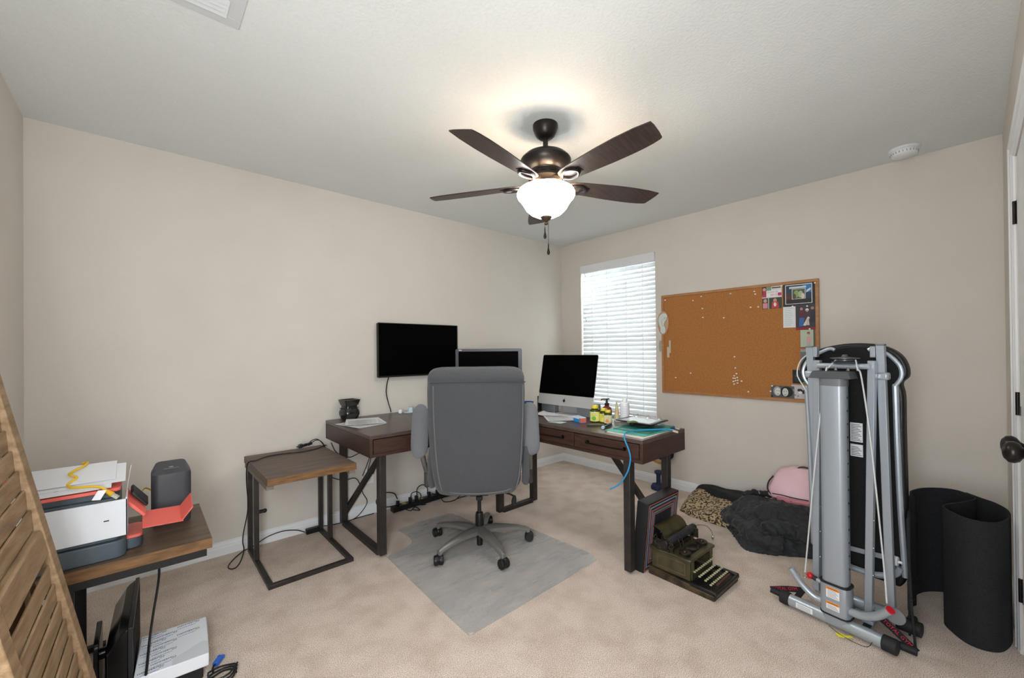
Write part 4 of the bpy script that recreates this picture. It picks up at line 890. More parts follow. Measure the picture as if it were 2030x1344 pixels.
# papers on the printer
for i,(p,u,v_,lab) in enumerate((((-.31,2.115,.784),(.262,0,0),(0,.130,.042),'topmost white printed sheet on the printer feed tray'),((-.33,2.088,.7735),(.245,.0,0),(0,.168,.050),'white sheet under the top one on the printer, nearer the front'),((-.335,2.13,.794),(.26,0,.0),(0,.135,.041),'white sheet shifted left at the back of the printer feed tray'))):
    o=slab(p,u,v_,(0,-.4,1),.0012); s_=build('printed_sheet',o,paper); tag(s_,lab,'paper',group='sheets on the printer')
    if i<2:
        m=MB(); n=Vector((0,-.4,1)).normalized()*.0015
        rnd=random.Random(i)
        for k in range(7):
            a=Vector(p)+Vector(u)*(.08+.12*rnd.random()+.1*k*.8)+Vector(v_)*(.15+.6*rnd.random())+n
            slab(a,Vector(u)*.05,Vector(v_)*.03,n,.0002,m)
        c=build('print_marks',m,ink,parent=s_,world=False); 
        c.data.transform(Matrix.Translation(-s_.location))
# standing card behind the panel
tag(build('upright_card',slab((-.046,2.178,.735),(.012,0,.092),(.0,.05,0),(1,0,0),.0012),paper),'white card standing upright at the printer\'s right rear corner','card')
# yellow network cable
yc=thing('network_cable','yellow network cable with white tag draped over the printer papers','cable',(-.14,2.14,.78))
ym=mat('yellow cable','e0b62c',.45)
build('cable_jacket',MB().tube(spline([(-.172,2.285,.838),(-.158,2.270,.843),(-.163,2.235,.838),(-.198,2.19,.824),(-.178,2.165,.812),(-.197,2.135,.797),(-.18,2.105,.790),(-.135,2.085,.789),(-.112,2.075,.783),(-.098,2.066,.772)],7),.0042,10),ym,parent=yc,world=True)
build('boot',MB().cyl((-.101,2.068,.774),(-.080,2.056,.754),.0055,.0085,n=12),mat('yellow boot','d9a81e',.4),parent=yc,world=True)
build('plug',MB().bar((-.080,2.056,.754),(-.066,2.050,.742),.012,.009),mat('clear plug','b9b7a8',.2),parent=yc,world=True)
tg=build('cable_tag',slab((-.117,2.056,.778),(.022,-.002,-.003),(-.016,-.006,-.030),(0,-1,.2),.0006),paper,parent=yc,world=True)
y2=tag(build('network_cable',MB().tube(spline([(-.025,2.24,.64),(-.01,2.33,.66),(.0,2.40,.67),(.015,2.45,.66),(.05,2.475,.62)],7),.0036,8),ym),'yellow network cable running between the printer and dark tower','cable')
# tower
mt=thing('router_tower','charcoal rounded router tower standing on the left table behind the coral tray','router',(.094,2.40,.5205))
tm=mat('charcoal plastic','3b3c42',.5,bump=.04,bscale=300)
def tower(w_,d_,z): return [(.094+x,2.385+y,z) for x,y in rrect(-w_,w_,-d_,d_,.028,6)]
build('casing',MB().loft([tower(.066,.066,.5215),tower(.0675,.0675,.56),tower(.0675,.0675,.725),tower(.066,.066,.738)]),tm,parent=mt,world=True,ang=40)
top=MB()
top.loft([[ (x,y,.738+.0) for x,y,_ in tower(.066,.066,0)],[(.094+(x-.094)*.80,2.385+(y-2.385)*.80+.004,.742+.030*((y-2.32)/.13)) for x,y,_ in tower(.066,.066,0)]])
build('top_face',top,mat('charcoal top','43454c',.45),parent=mt,world=True,ang=40)
lg=MB(); M=T((.094,2.352,.7535))@Matrix.Rotation(math.atan2(.030,.13),4,'X')
lg.text('CenturyLink',.0105,M,.0003,'CENTER'); lg.prism([(.008*math.cos(a),.016+.005*math.sin(a)) for a in [2*PI*i/14 for i in range(14)]],.0,.0006,M)
build('logo_print',lg,mat('logo grey','9a9ca0',.5),parent=mt,world=True)
# floor items at the left
fmn=thing('floor_monitor','black monitor standing on the carpet under the left table, seen from its edge','monitor',(-.03,2.2,0))
gl=mat('gloss black','0e0f11',.18); gl2=mat('charcoal gloss','232427',.3)
dv=Vector((-.02,1,0)).normalized()
def MP(x,y,z): return (x,y,z)
ya,yb=2.045,2.47; xf=-.028
def xsh(y): return .040*(y-ya)
v=MB()
sec=lambda y,k: [(xf+xsh(y)-.014,y,.004),(xf+xsh(y)-.014,y,.262),(xf+xsh(y)-.040-k,y,.250),(xf+xsh(y)-.076-k,y,.19),(xf+xsh(y)-.076-k,y,.06),(xf+xsh(y)-.035,y,.004)]
v.loft([sec(ya,-.008),sec(ya+.03,0),sec(yb-.03,0),sec(yb,-.008)]); build('rear_shell',v,gl,parent=fmn,world=True,ang=30,bevel=.002)
v=MB().loft([[(xf+xsh(y)-.0135,y,.003),(xf+xsh(y),y,.003),(xf+xsh(y),y,.268),(xf+xsh(y)-.0135,y,.268)] for y in (ya-.006,yb+.006)]); build('bezel',v,gl2,parent=fmn,world=True,bevel=.002)
build('screen',MB().loft([[(xf+xsh(y)+.0002,y,.02),(xf+xsh(y)+.001,y,.02),(xf+xsh(y)+.001,y,.25),(xf+xsh(y)+.0002,y,.25)] for y in (ya+.012,yb-.012)]),scrm,parent=fmn,world=True)
build('stand_neck',MB().cyl((-.075,2.20,.13),(-.092,2.20,.13),.038,.028,n=24).cyl((-.092,2.20,.13),(-.120,2.20,.13),.020,n=18),gl,parent=fmn,world=True)
build('stand_base',MB().loft([[(x,2.20+y,.135+z) for y,z in rrect(-.10,.10,-.133,.085,.03,5)] for x in (-.119,-.134)]),gl,parent=fmn,world=True,bevel=.003)
# ream of paper on a black case
tag(build('black_case',MB().prism([(.0,2.02),(.172,2.00),(.192,2.235),(.01,2.26)],.001,.052),blkm,bevel=.004),'low black case on the carpet under the wrapped ream of paper','case')
rm=thing('paper_ream','white wrapped ream of copy paper with printed wrapper under the left table','paper ream',(.09,2.13,.053))
rot=R(-4); M=T((.090,2.125,.053))@Matrix.Rotation(rot,4,'Z')
wrapm=mat('ream wrapper','dfe3ea',.45,bump=.12,bscale=14)
build('wrapper',MB().box(-.108,.108,-.14,.14,0,.05,M),wrapm,parent=rm,world=True,bevel=.004)
build('wrapper_flap',MB().prism([(-.002,-.141),(.108,-.141),(.108,-.06),(.09,-.045),(-.002,-.1)],.0501,.0512,M),mat('ream flap','cfd2d8',.5),parent=rm,world=True)
tx=MB(); bt=MB()
inkb=mat('black print','25272c',.7); inkbl=mat('blue print','5a74b8',.7)
for r_ in range(9):
    for c_ in range(2):
        x=-.10+.108*c_+(.035 if r_%2 else 0); y=.118-.030*r_
        if r_*1>3 and c_==1: continue
        if x>.02: continue
        Mt=M@T((x,y,.0502))@Matrix.Rotation(R(6),4,'Z')
        tx.text('HAMMERMILL',.0125,Mt,.0002); tx.text('20 lb.',.006,Mt@T((.06,-.007,0)),.0002)
        bt.text('THE PAPER EXPERTS',.0065,Mt@T((.0,-.016,0)),.0002)
build('wrapper_text',tx,inkb,parent=rm,world=True); build('wrapper_text',bt,inkbl,parent=rm,world=True)
# cords at the left
tag(build('extension_cord',MB().tube(spline([(.058,2.455,.475),(.050,2.31,.40),(.048,2.25,.33),(.030,2.20,.22),(.018,2.17,.135),(.014,2.13,.112),(.010,2.05,.110),(.006,1.98,.112)],8),.0042,8),cord_m),'black cord hanging from the left table onto the ream','cord')
nc=thing('connector_cable','black cable coil with a blue plug on the carpet beside the ream','cable',(.215,1.99,0))
P_=[]
for i in range(46): a=i*.42; P_.append((.225+.045*math.cos(a)+.004*math.sin(i*1.7),1.935+.040*math.sin(a),.008+.0022*i*.35+.003*math.sin(i*.9)))
build('coil',MB().tube(P_,.0035,8),cord_m,parent=nc,world=True)
build('lead',MB().tube(spline([(.200,1.975,.02),(.203,2.005,.022),(.213,2.025,.02)],5),.0035,8),cord_m,parent=nc,world=True)
build('blue_plug',MB().bar((.211,2.022,.018),(.232,2.050,.022),.020,.014).bar((.232,2.050,.022),(.238,2.058,.022),.026,.011),mat('vga blue','1f5fc0',.4),parent=nc,world=True,bevel=.002)
# cords on and around the side table
tag(build('table_cord',MB().tube(spline([(.965,3.05,.60),(.93,2.98,.617),(.87,2.93,.6145),(.77,2.90,.6145),(.66,2.93,.6145),(.57,2.92,.6145),(.505,2.86,.615),(.466,2.885,.60),(.462,2.905,.50),(.470,2.91,.36),(.468,2.93,.28),(.455,2.965,.17),(.455,2.995,.10),(.468,3.045,.03),(.44,2.96,.006),(.405,2.885,.005),(.378,2.885,.005),(.372,2.93,.005),(.41,3.01,.005),(.475,3.09,.006),(.53,3.112,.008),(.61,3.112,.045),(.70,3.112,.055),(.78,3.108,.04),(.835,3.102,.012)],7),.0032,8),cord_m),'thin black cord trailing over the small side table down to the carpet','cord')
pb_=thing('power_adapter','black power adapter brick on the carpet against the baseboard','power adapter',(.88,3.095,0))
build('brick',MB().bar((.838,3.085,.018),(.930,3.085,.018),.034,.034),blk,parent=pb_,world=True,bevel=.003)
build('lead',MB().tube(spline([(.93,3.085,.018),(.955,3.09,.022),(1.0,3.10,.012),(1.10,3.10,.006),(1.22,3.108,.006),(1.33,3.10,.008)],6),.0032,8),cord_m,parent=pb_,world=True)
cc=thing('charger_plug','tangled black plug and adaptor leads at the back of the side table','plug',(.79,3.01,.611))
build('plug_body',MB().bar((.775,3.01,.628),(.80,3.015,.632),.022,.026),mat('plug blue black','1d2b38',.25),parent=cc,world=True,bevel=.004)
build('plug_pins',MB().box(.762,.776,3.004,3.007,.624,.632).box(.762,.776,3.013,3.016,.624,.632),chrome,parent=cc,world=True)
for a,b_ in (((.80,3.01,.630),(.830,3.015,.634)),((.832,3.012,.632),(.860,3.015,.640))): build('connector',MB().bar(a,b_,.018,.018),blk,parent=cc,world=True,bevel=.003)
build('lead',MB().tube(spline([(.858,3.015,.640),(.885,3.018,.652),(.915,3.01,.645),(.94,2.995,.60),(.955,3.0,.52)],7),.003,8).tube(spline([(.83,3.015,.632),(.87,3.03,.655),(.91,3.04,.65),(.945,3.04,.60),(.97,3.06,.50)],7),.003,8),cord_m,parent=cc,world=True)
ou=thing('wall_outlet','white electrical outlet low on the wall behind the desk','outlet',(1.31,3.137,.29))
build('cover_plate',MB().box(1.275,1.345,3.1335,3.1375,.235,.35),white,parent=ou,world=True,bevel=.0015)
for z in (.265,.315): build('socket',MB().prism(rrect(1.294,1.326,z-.014,z+.014,.01,4),-3.1330,-3.1340,Matrix(((1,0,0,0),(0,0,-1,0),(0,1,0,0),(0,0,0,1)))),mat('socket ivory','dcdcd8',.4),parent=ou,world=True)
# cables below the desk
for lab,P_ in (('black cable hanging in a loop from desk to outlet',[(1.02,3.118,.60),(1.06,3.118,.52),(1.15,3.118,.47),(1.24,3.12,.49),(1.31,3.12,.47),(1.29,3.12,.40),(1.25,3.12,.31)]),
    ('black cable rising from the outlet behind the desk brace',[(1.28,3.118,.31),(1.31,3.118,.41),(1.33,3.112,.50),(1.37,3.112,.47),(1.36,3.112,.38),(1.33,3.112,.31)]),
    ('thin black cable falling from the side table to the power strip',[(1.00,3.105,.36),(1.10,3.112,.31),(1.20,3.115,.30),(1.25,3.115,.18),(1.28,3.112,.10),(1.20,3.10,.02),(1.10,3.09,.006)]),
    ('thick black plug lead curled at the power strip\'s left end',[(1.49,3.03,.10),(1.46,3.03,.15),(1.38,3.03,.17),(1.32,3.03,.13),(1.34,3.03,.08),(1.42,3.03,.055),(1.52,3.03,.05)])):
    tag(build('cable',MB().tube(spline(P_,7),.0042 if 'thick' in lab else .003,8),cord_m),lab,'cable')
ps=thing('power_strip','long black power strip with plugs on the carpet below the desk','power strip',(1.75,3.06,0),group=None)
A_=Vector((1.44,3.02,.03)); B_=Vector((2.05,3.045,.03))
build('strip_body',MB().bar(A_,B_,.055,.042),blk,parent=ps,world=True,bevel=.005)
ys=mat('yellow sticker','c9b13a',.5)
for t_ in (.17,.42): q=A_.lerp(B_,t_)+Vector((0,0,.0215)); build('sticker',MB().cbox(q,(.03,.03,.001)),ys,parent=ps,world=True)
for t_ in (.08,.26,.35,.55,.68,.8): q=A_.lerp(B_,t_)+Vector((0,0,.021)); build('plug',MB().bar(q,q+Vector((0,0,.035)),.026,.022,side=(1,0,0)),blk,parent=ps,world=True,bevel=.004)
for P_ in ([(1.60,3.02,.085),(1.60,3.0,.125),(1.64,2.99,.13),(1.68,3.0,.09),(1.67,3.0,.02),(1.72,2.99,.008)],[(1.655,3.02,.085),(1.655,3.01,.15),(1.70,3.0,.17),(1.745,3.01,.13),(1.75,3.02,.08)],[(1.80,3.03,.07),(1.86,3.0,.03),(1.86,2.93,.01),(1.94,2.90,.012),(2.02,2.95,.012),(2.10,2.98,.012)],[(1.52,3.0,.03),(1.56,2.95,.01),(1.60,2.95,.03),(1.62,2.91,.01),(1.58,2.95,.012)],[(1.99,3.04,.08),(2.05,3.0,.06),(2.10,2.99,.02),(2.13,2.93,.01),(1.98,2.92,.01)]):
    build('lead',MB().tube(spline(P_,7),.0038,8),cord_m,parent=ps,world=True)
tag(build('cable',MB().tube(spline([(2.510,3.05,.66),(2.515,2.95,.42),(2.53,2.72,.32),(2.50,2.60,.26),(2.44,2.50,.24)],7),.004,8),cord_m),'black cable sagging below the desk near the back corner','cable')
# ------------------------------------------------------------------ things on the desk
D=TZ
wm=thing('wax_warmer','glossy black squared ceramic wax warmer on the desk','wax warmer',(1.128,3.050,D),R(8))
def sqr(w_,z,p=3.2):
    o=[]
    for i in range(28):
        a=2*PI*i/28; c_,s_=math.cos(a),math.sin(a); o.append((w_*abs(c_)**(2/p)*(1 if c_>0 else -1),w_*abs(s_)**(2/p)*(1 if s_>0 else -1),z))
    return o
cer=mat('black ceramic','191a1a',.18,spec=.7)
build('body',MB().loft([sqr(.045,0),sqr(.053,.012),sqr(.064,.040),sqr(.063,.058),sqr(.052,.083),sqr(.048,.096),sqr(.050,.100),sqr(.0485,.104)]),cer,parent=wm,ang=60)
build('dish',MB().loft([sqr(.048,.1045,8),sqr(.060,.142,9),sqr(.0605,.145,9),sqr(.054,.145,9),sqr(.045,.125,8)]),cer,parent=wm,ang=40)
v=MB()
for sx,sy in ((1,0),(0,1),(-1,0),(0,-1)):
    for k in (-2,-1,0,1,2): v.cyl((sx*.054+sy*k*.014,sy*.054+sx*k*.014,.084),(sx*.0575+sy*k*.014,sy*.0575+sx*k*.014,.083),.0028,n=8)
build('vent_holes',v,mat('hole black','050505',.9),parent=wm)
def sheet(name,cx,cy,w_,h,rz,z,label,cat='paper',m=paper,group=None,lines=0,curl=0,inkm=ink):
    M=T((cx,cy,z))@Matrix.Rotation(rz,4,'Z'); v=MB()
    def f(u,q): return (-w_/2+w_*u,-h/2+h*q,.0003+curl*(max(0,q-.7)/.3)**2+curl*.4*(max(0,.2-u)/.2)**2)
    v.grid(f,12,12,M); v.grid(lambda u,q:(f(u,q)[0],f(u,q)[1],f(u,q)[2]+.0007),12,12,M)
    o=build(name,v,m); tag(o,label,cat,group)
    if lines:
        l=MB()
        for k in range(lines): 
            y=-h/2+.02+(h-.04)*k/lines; l.box(-w_/2+.015,w_/2-.015-.03*((k*5)%3),y,y+.0016,.0012,.0016,M)
        c=build('print_lines',l,inkm,parent=o); c.data.transform(Matrix.Translation(-o.location))
    return o
pg='papers on the left of the desk'
sheet('paper_sheet',1.110,2.790,.216,.279,R(14),D+.0004,'lowest printed sheet in the pile left on the desk',group=pg,lines=20)
sheet('paper_sheet',1.175,2.850,.216,.279,R(-12),D+.003,'middle printed sheet in the pile left on the desk',group=pg,lines=20)
sheet('paper_sheet',1.140,2.845,.216,.25,R(-22),D+.0055,'topmost printed sheet in the pile left on the desk',group=pg,lines=18,curl=.003)
cb=thing('phone_charger','white charger block with coiled white cable at the back of the desk','charger',(1.52,3.03,D))
lbm=mat('pale blue plastic','c9dbe6',.35)
build('block',MB().bar((1.508,3.010,D+.018),(1.530,3.035,D+.018),.026,.028),mat('charger white','f2f4f6',.3),parent=cb,world=True,bevel=.004)
P_=[(1.60+.045*math.cos(i*.5)+.01*math.sin(i),3.01+.022*math.sin(i*.5),D+.004+.0012*(i%5)) for i in range(30)]
build('cable_coil',MB().tube([(1.53,3.03,D+.012)]+P_,.0024,6),lbm,parent=cb,world=True)
build('second_block',MB().cyl((1.615,3.04,D+.003),(1.617,3.04,D+.042),.020,n=16),lbm,parent=cb,world=True,bevel=.003)
tb=thing('tablet','dark red cased tablet on the desk with papers on it','tablet',(1.80,3.0,D))
build('case',MB().prism([(1.64,3.03),(1.90,2.86),(2.02,3.02),(1.76,3.11)],D+.0005,D+.011),mat('maroon case','4a2422',.5),parent=tb,world=True,bevel=.002)
tag(build('paper_stack',MB().prism([(1.70,3.03),(1.90,2.90),(1.98,3.0),(1.79,3.09)],D+.0115,D+.022),paper),'short stack of white paper lying on the tablet behind the chair','paper')
bc=thing('plastic_tub','blue plastic tub standing on the desk between chair and computer','tub',(2.455,2.555,D))
build('tub_body',MB().lathe([(.050,.0005),(.055,.01),(.058,.048),(.060,.052),(.054,.052),(.050,.02),(.001,.018)],30),mat('deep blue','1f57a8',.35),parent=bc)
build('label_band',MB().lathe([(.0562,.014),(.0582,.040)],30),mat('blue label','6fa2d8',.4),parent=bc)
pg='loose papers right of the keyboard space'
sheet('paper_sheet',2.33,2.12,.20,.25,R(25),D+.0005,'curling white sheet under the front of the computer',group=pg,lines=0,curl=.012)
sheet('paper_sheet',2.25,2.00,.216,.27,R(-38),D+.0025,'white sheet with faint print before the computer',group=pg,lines=14)
sheet('paper_card',2.105,1.895,.085,.11,R(10),D+.0005,'small green and white card by the desk edge, before the computer','card',m=mat('mint card','8fb3a0',.7,c2='d8e4de',scale=9))
bbx=thing('candy_box','small blue and white carton on the desk before the computer','carton',(2.215,1.79,D),R(-20))
skb=mat('sky blue card','1c8fd6',.4); 
build('carton',MB().box(-.020,.020,-.050,.050,.0005,.038),skb,parent=bbx,bevel=.001)
build('white_band',MB().box(-.0206,.0206,-.0506,.0506,.026,.0386),mat('pale blue band','cfe2f2',.5),parent=bbx)
build('red_print',MB().box(-.021,.021,-.0512,-.030,.004,.034),mat('salmon print','c77062',.5),parent=bbx)
def bottle(name,label,cat,x,y,h,r_,glassm,capm,labm,group,lab2=None):
    t=thing(name,label,cat,(x,y,D),group=group)
    build('bottle_body',MB().lathe([(r_*.8,.0005),(r_,.004),(r_,h*.66),(r_*.85,h*.76),(r_*.62,h*.80),(r_*.62,h*.85)],24),glassm,parent=t)
    build('cap',MB().lathe([(r_*.70,h*.83),(r_*.72,h*.835),(r_*.72,h*.985),(r_*.66,h),(.001,h)],24),capm,parent=t)
    l=build('label',MB().lathe([(r_*1.015,h*.07),(r_*1.015,h*.64)],24),labm,parent=t)
    if lab2:
        a0=R(205); 
        v=MB().cyl((math.cos(a0)*r_*1.0,math.sin(a0)*r_*1.0,h*.25),(math.cos(a0)*r_*1.045,math.sin(a0)*r_*1.045,h*.25),r_*.45,n=14); build('label_print',v,lab2,parent=l)
    v=MB()
    for k in range(4):
        z=h*(.40+.055*k)
        for q in range(7):
            a=R(185+q*8); v.cbox((math.cos(a)*r_*1.02,math.sin(a)*r_*1.02,z),(.0006,r_*.10,h*.018),(0,0,a))
    build('label_text',v,mat('label green ink','5d7a2e',.7),parent=l)
    return t
og=mat('olive glass','2e3a10',.15,spec=.7); yc_=mat('yellow cap','e3cf3a',.4); yl=mat('yellow label','e6e08a',.6)
vg='yellow-capped vitamin bottles on the desk'
bottle('vitamin_bottle','tallest of the three yellow-capped vitamin bottles, with a green spot','bottle',2.300,1.725,.112,.033,og,yc_,yl,vg,mat('green spot','6fb33a',.6))
bottle('vitamin_bottle','middle yellow-capped vitamin bottle, between the tall one and orange-spotted one','bottle',2.318,1.668,.096,.026,og,yc_,mat('yellow label 2','dcd35c',.6),vg)
bottle('vitamin_bottle','yellow-capped vitamin bottle with an orange spot, nearest the desk end','bottle',2.296,1.617,.092,.026,og,yc_,mat('pale label','e2dfae',.6),vg,mat('orange spot','dd8a5a',.6))
sp_=thing('soap_pump','red-brown pump bottle behind the vitamin bottles on the desk','pump bottle',(2.385,1.688,D),R(-42))
build('bottle_body',MB().lathe([(.030,.0005),(.035,.005),(.035,.070),(.030,.092),(.014,.104),(.013,.108)],26),mat('amber red','6e1f1c',.2,spec=.7),parent=sp_)
build('pump_head',MB().lathe([(.015,.106),(.016,.108),(.016,.122),(.008,.126),(.006,.148)],18).bar((-.035,0,.150),(.018,0,.152),.012,.008).bar((-.035,0,.152),(-.040,0,.142),.007,.006),blk,parent=sp_,bevel=.001)
tu=thing('cream_tube','slim green and white cream tube standing on its cap','tube',(2.425,1.635,D),R(42))
rings=[[(.017*math.cos(a),.017*math.sin(a),.0005) for a in [2*PI*i/20 for i in range(20)]]]
for z,a_,b_ in ((.020,.018,.018),(.022,.020,.020),(.07,.019,.013),(.12,.017,.006),(.138,.016,.0015)): rings.append([(a_*math.cos(t),b_*math.sin(t),z) for t in [2*PI*i/20 for i in range(20)]])
build('tube_body',MB().loft(rings[2:]),mat('tube print','b7d19a',.5,c2='e0a38a',scale=30),parent=tu,ang=50)
build('tube_cap',MB().loft(rings[:2]),mat('tube cap white','f4f2f0',.4),parent=tu,bevel=.001)
wb=thing('lotion_bottle','white frosted bottle with flip cap standing by the binder','bottle',(2.455,1.592,D))
fr=mat('frosted white','dfe2e8',.35)
build('bottle_body',MB().lathe([(.028,.0005),(.031,.004),(.031,.118),(.029,.128),(.018,.133)],26),fr,parent=wb)
build('cap',MB().lathe([(.017,.132),(.017,.156),(.015,.159),(.001,.159)],22),white,parent=wb)
v=MB()
for k in range(5):
    for q in range(6): a=R(180+q*11); v.cbox((math.cos(a)*.0314,math.sin(a)*.0314,.06+.011*k),(.0005,.004,.0022),(0,0,a))
build('label_text',v,mat('soft ink','9aa0aa',.8),parent=wb)
# folders, binder
tag(build('paper_stack',MB().prism([(2.055,1.46),(2.035,1.205),(2.40,1.215),(2.42,1.48)],D+.0005,D+.004),mat('pink sheets','e8d3cc',.8)),'pinkish white papers under the green folders at the desk end','paper')
grn=mat('teal folder','3a9d8d',.5,c2='48b09e',scale=6); grn2=mat('deep green folder','1f7466',.5)
tag(build('folder',MB().prism([(2.075,1.485),(2.070,1.222),(2.36,1.212),(2.38,1.50)],D+.0045,D+.0085),grn,bevel=.0008),'teal green folder on top of the papers at the desk end','folder',group='green folders')
tag(build('folder',MB().prism([(2.14,1.47),(2.13,1.230),(2.46,1.238),(2.47,1.44)],D+.009,D+.0125),grn2,bevel=.0008),'darker green folder poking out behind the black binder','folder',group='green folders')
bn=thing('ring_binder','open black ring binder with clear cover lying on coiled cable','binder',(2.36,1.40,D+.0135))
build('cover',MB().prism([(2.245,1.525),(2.225,1.270),(2.455,1.278),(2.475,1.53)],D+.040,D+.046),blk,parent=bn,world=True,bevel=.001)
clr=mat('clear sleeve','c8d0d4',.15); build('page_sleeve',MB().prism([(2.265,1.500),(2.25,1.29),(2.44,1.296),(2.458,1.505)],D+.0462,D+.0475),clr,parent=bn,world=True)
v=MB()
for y in (1.32,1.40,1.48): v.tube([(2.43+.014*math.cos(a),y,D+.047+.018*abs(math.sin(a))) for a in [PI*i/8 for i in range(9)]],.0016,6)
v.box(2.424,2.436,1.30,1.50,D+.0475,D+.050); build('ring_mechanism',v,chrome,parent=bn,world=True)
P_=[(2.33+(.085-.0012*i)*math.cos(i*.45)*.9,1.385+(.085-.0012*i)*math.sin(i*.45),D+.017+.0006*i) for i in range(38)]
tag(build('coiled_cable',MB().tube(P_,.0038,8),mat('dark cable','2a2826',.5)),'dark cable coiled flat under the black binder','cable')
tag(build('glasses_case',MB().tube(spline([(2.17,1.395,D+.052),(2.20,1.372,D+.056),(2.235,1.36,D+.050)],6),[.003+.004*math.sin(PI*i/12) for i in range(13)],8),mat('sage green','6d7a55',.6)),'small sage green clip resting on the front of the binder','clip')
pen=thing('pen','black pen lying on the desk before the vitamin bottles','pen',(2.17,1.60,D),group='pens on the desk')
build('barrel',MB().cyl((2.120,1.655,D+.006),(2.205,1.565,D+.006),.0045,n=12),blk,parent=pen,world=True); build('clip',MB().bar((2.130,1.648,D+.0115),(2.155,1.620,D+.0115),.003,.001),chrome,parent=pen,world=True)
sc_=thing('tool_knife','blue and silver utility tool lying beside the green folder','tool',(2.20,1.53,D))
build('tool_body',MB().bar((2.125,1.530,D+.010),(2.245,1.560,D+.012),.016,.015),mat('tool blue','2c5568',.3,metal=.3),parent=sc_,world=True,bevel=.004)
build('tool_end',MB().cyl((2.112,1.527,D+.011),(2.128,1.531,D+.011),.011,n=16),mat('tool pale','b7d3e4',.25,metal=.3),parent=sc_,world=True,bevel=.002)
bcm=mat('blue cable','2f8fc4',.4)
b1=thing('blue_network_cable','bright blue network cable hanging over the front edge of the desk','cable',(2.05,1.32,D))
build('cable_jacket',MB().tube(spline([(2.30,1.165,D+.018),(2.30,1.20,D+.020),(2.22,1.25,D+.022),(2.15,1.30,D+.021),(2.08,1.318,D+.020),(2.03,1.312,D+.020),(2.000,1.300,D+.012),(1.988,1.290,D-.01),(1.985,1.262,.70),(1.985,1.255,.65),(1.985,1.275,.58),(1.985,1.325,.505),(1.98,1.385,.462)],8),.0042,10),bcm,parent=b1,world=True)
build('plug',MB().bar((2.30,1.168,D+.016),(2.305,1.140,D+.010),.012,.010),mat('clear plug','b9b7a8',.2),parent=b1,world=True)
b2_=thing('blue_network_cable','blue network cable lying at the back of the desk end','cable',(2.45,1.27,D))
build('cable_jacket',MB().tube(spline([(2.43,1.44,D+.020),(2.47,1.38,D+.014),(2.475,1.30,D+.006),(2.455,1.24,D+.006),(2.435,1.215,D+.006)],8),.0042,10),bcm,parent=b2_,world=True)
build('plug',MB().bar((2.437,1.218,D+.007),(2.425,1.196,D+.007),.012,.010),mat('clear plug','b9b7a8',.2),parent=b2_,world=True)
# ------------------------------------------------------------------ corkboard and what hangs on it
X=XR
cbk=thing('corkboard','wide oak-framed corkboard on the right wall with a few photos pinned','corkboard',(X,1.325,.86))
cork=mat('cork','b57b44',.9,c2='a66d38',scale=90,bump=.2,bscale=150); oak=mat('oak frame','b58458',.5,c2='a6754a',scale=12,stretch=(6,1,6))
y0,y1,z0,z1=.722,1.912,.858,1.748
build('cork_panel',MB().box(X-.012,X-.001,y0+.01,y1-.01,z0+.01,z1-.01),cork,parent=cbk,world=True)
for q in ((y0,y1,z0,z0+.022),(y0,y1,z1-.022,z1),(y0,y0+.022,z0+.022,z1-.022),(y1-.022,y1,z0+.022,z1-.022)): build('frame_rail',MB().box(X-.020,X-.001,*q),oak,parent=cbk,world=True,bevel=.003)
fx=X-.0125
def pic(name,label,cat,y,z,w_,h,els,bgc,group='pictures pinned to the corkboard',dx=0,tilt=0):
    """flat print: y = right edge.. centre coords; els in 0..1 from left/bottom as seen"""
    m=MB(); cols=[bgc]; x=fx-dx
    def Q(u,v_): 
        a=(.5-u)*w_; b_=(v_-.5)*h; return (y+a*math.cos(tilt)-b_*math.sin(tilt), z+b_*math.cos(tilt)+a*math.sin(tilt))
    def poly(pts,xx,ci):
        m.mi=ci; n=len(pts); P=[Q(*p) for p in pts]
        m.add([(xx,a,b_) for a,b_ in P]+[(xx+.0004,a,b_) for a,b_ in P],[tuple(range(n)),tuple(range(2*n-1,n-1,-1))]+[(i,(i+1)%n,n+(i+1)%n,n+i) for i in range(n)])
    poly([(0,0),(1,0),(1,1),(0,1)],x,0)
    for k,e in enumerate(els):
        c_=e[-1]
        if c_ not in cols: cols.append(c_)
        ci=cols.index(c_); xx=x-.0002-.00006*k
        if e[0]=='r': poly([(e[1],e[2]),(e[3],e[2]),(e[3],e[4]),(e[1],e[4])],xx,ci)
        elif e[0]=='e': poly([(e[1]+e[3]*math.cos(a),e[2]+e[4]*math.sin(a)) for a in [2*PI*i/16 for i in range(16)]],xx,ci)
        elif e[0]=='p': poly(e[1],xx,ci)
        elif e[0]=='t':
            m.mi=ci; q=Q(e[1],e[2]); M=Matrix(((0,0,-1,xx),(-1,0,0,q[0]),(0,1,0,q[1]),(0,0,0,1))); m.text(e[3],e[4],M,.0001)
    o=build(name,m,[mat('print '+c_,c_,.45) for c_ in cols],smooth=False); return tag(o,label,cat,group)
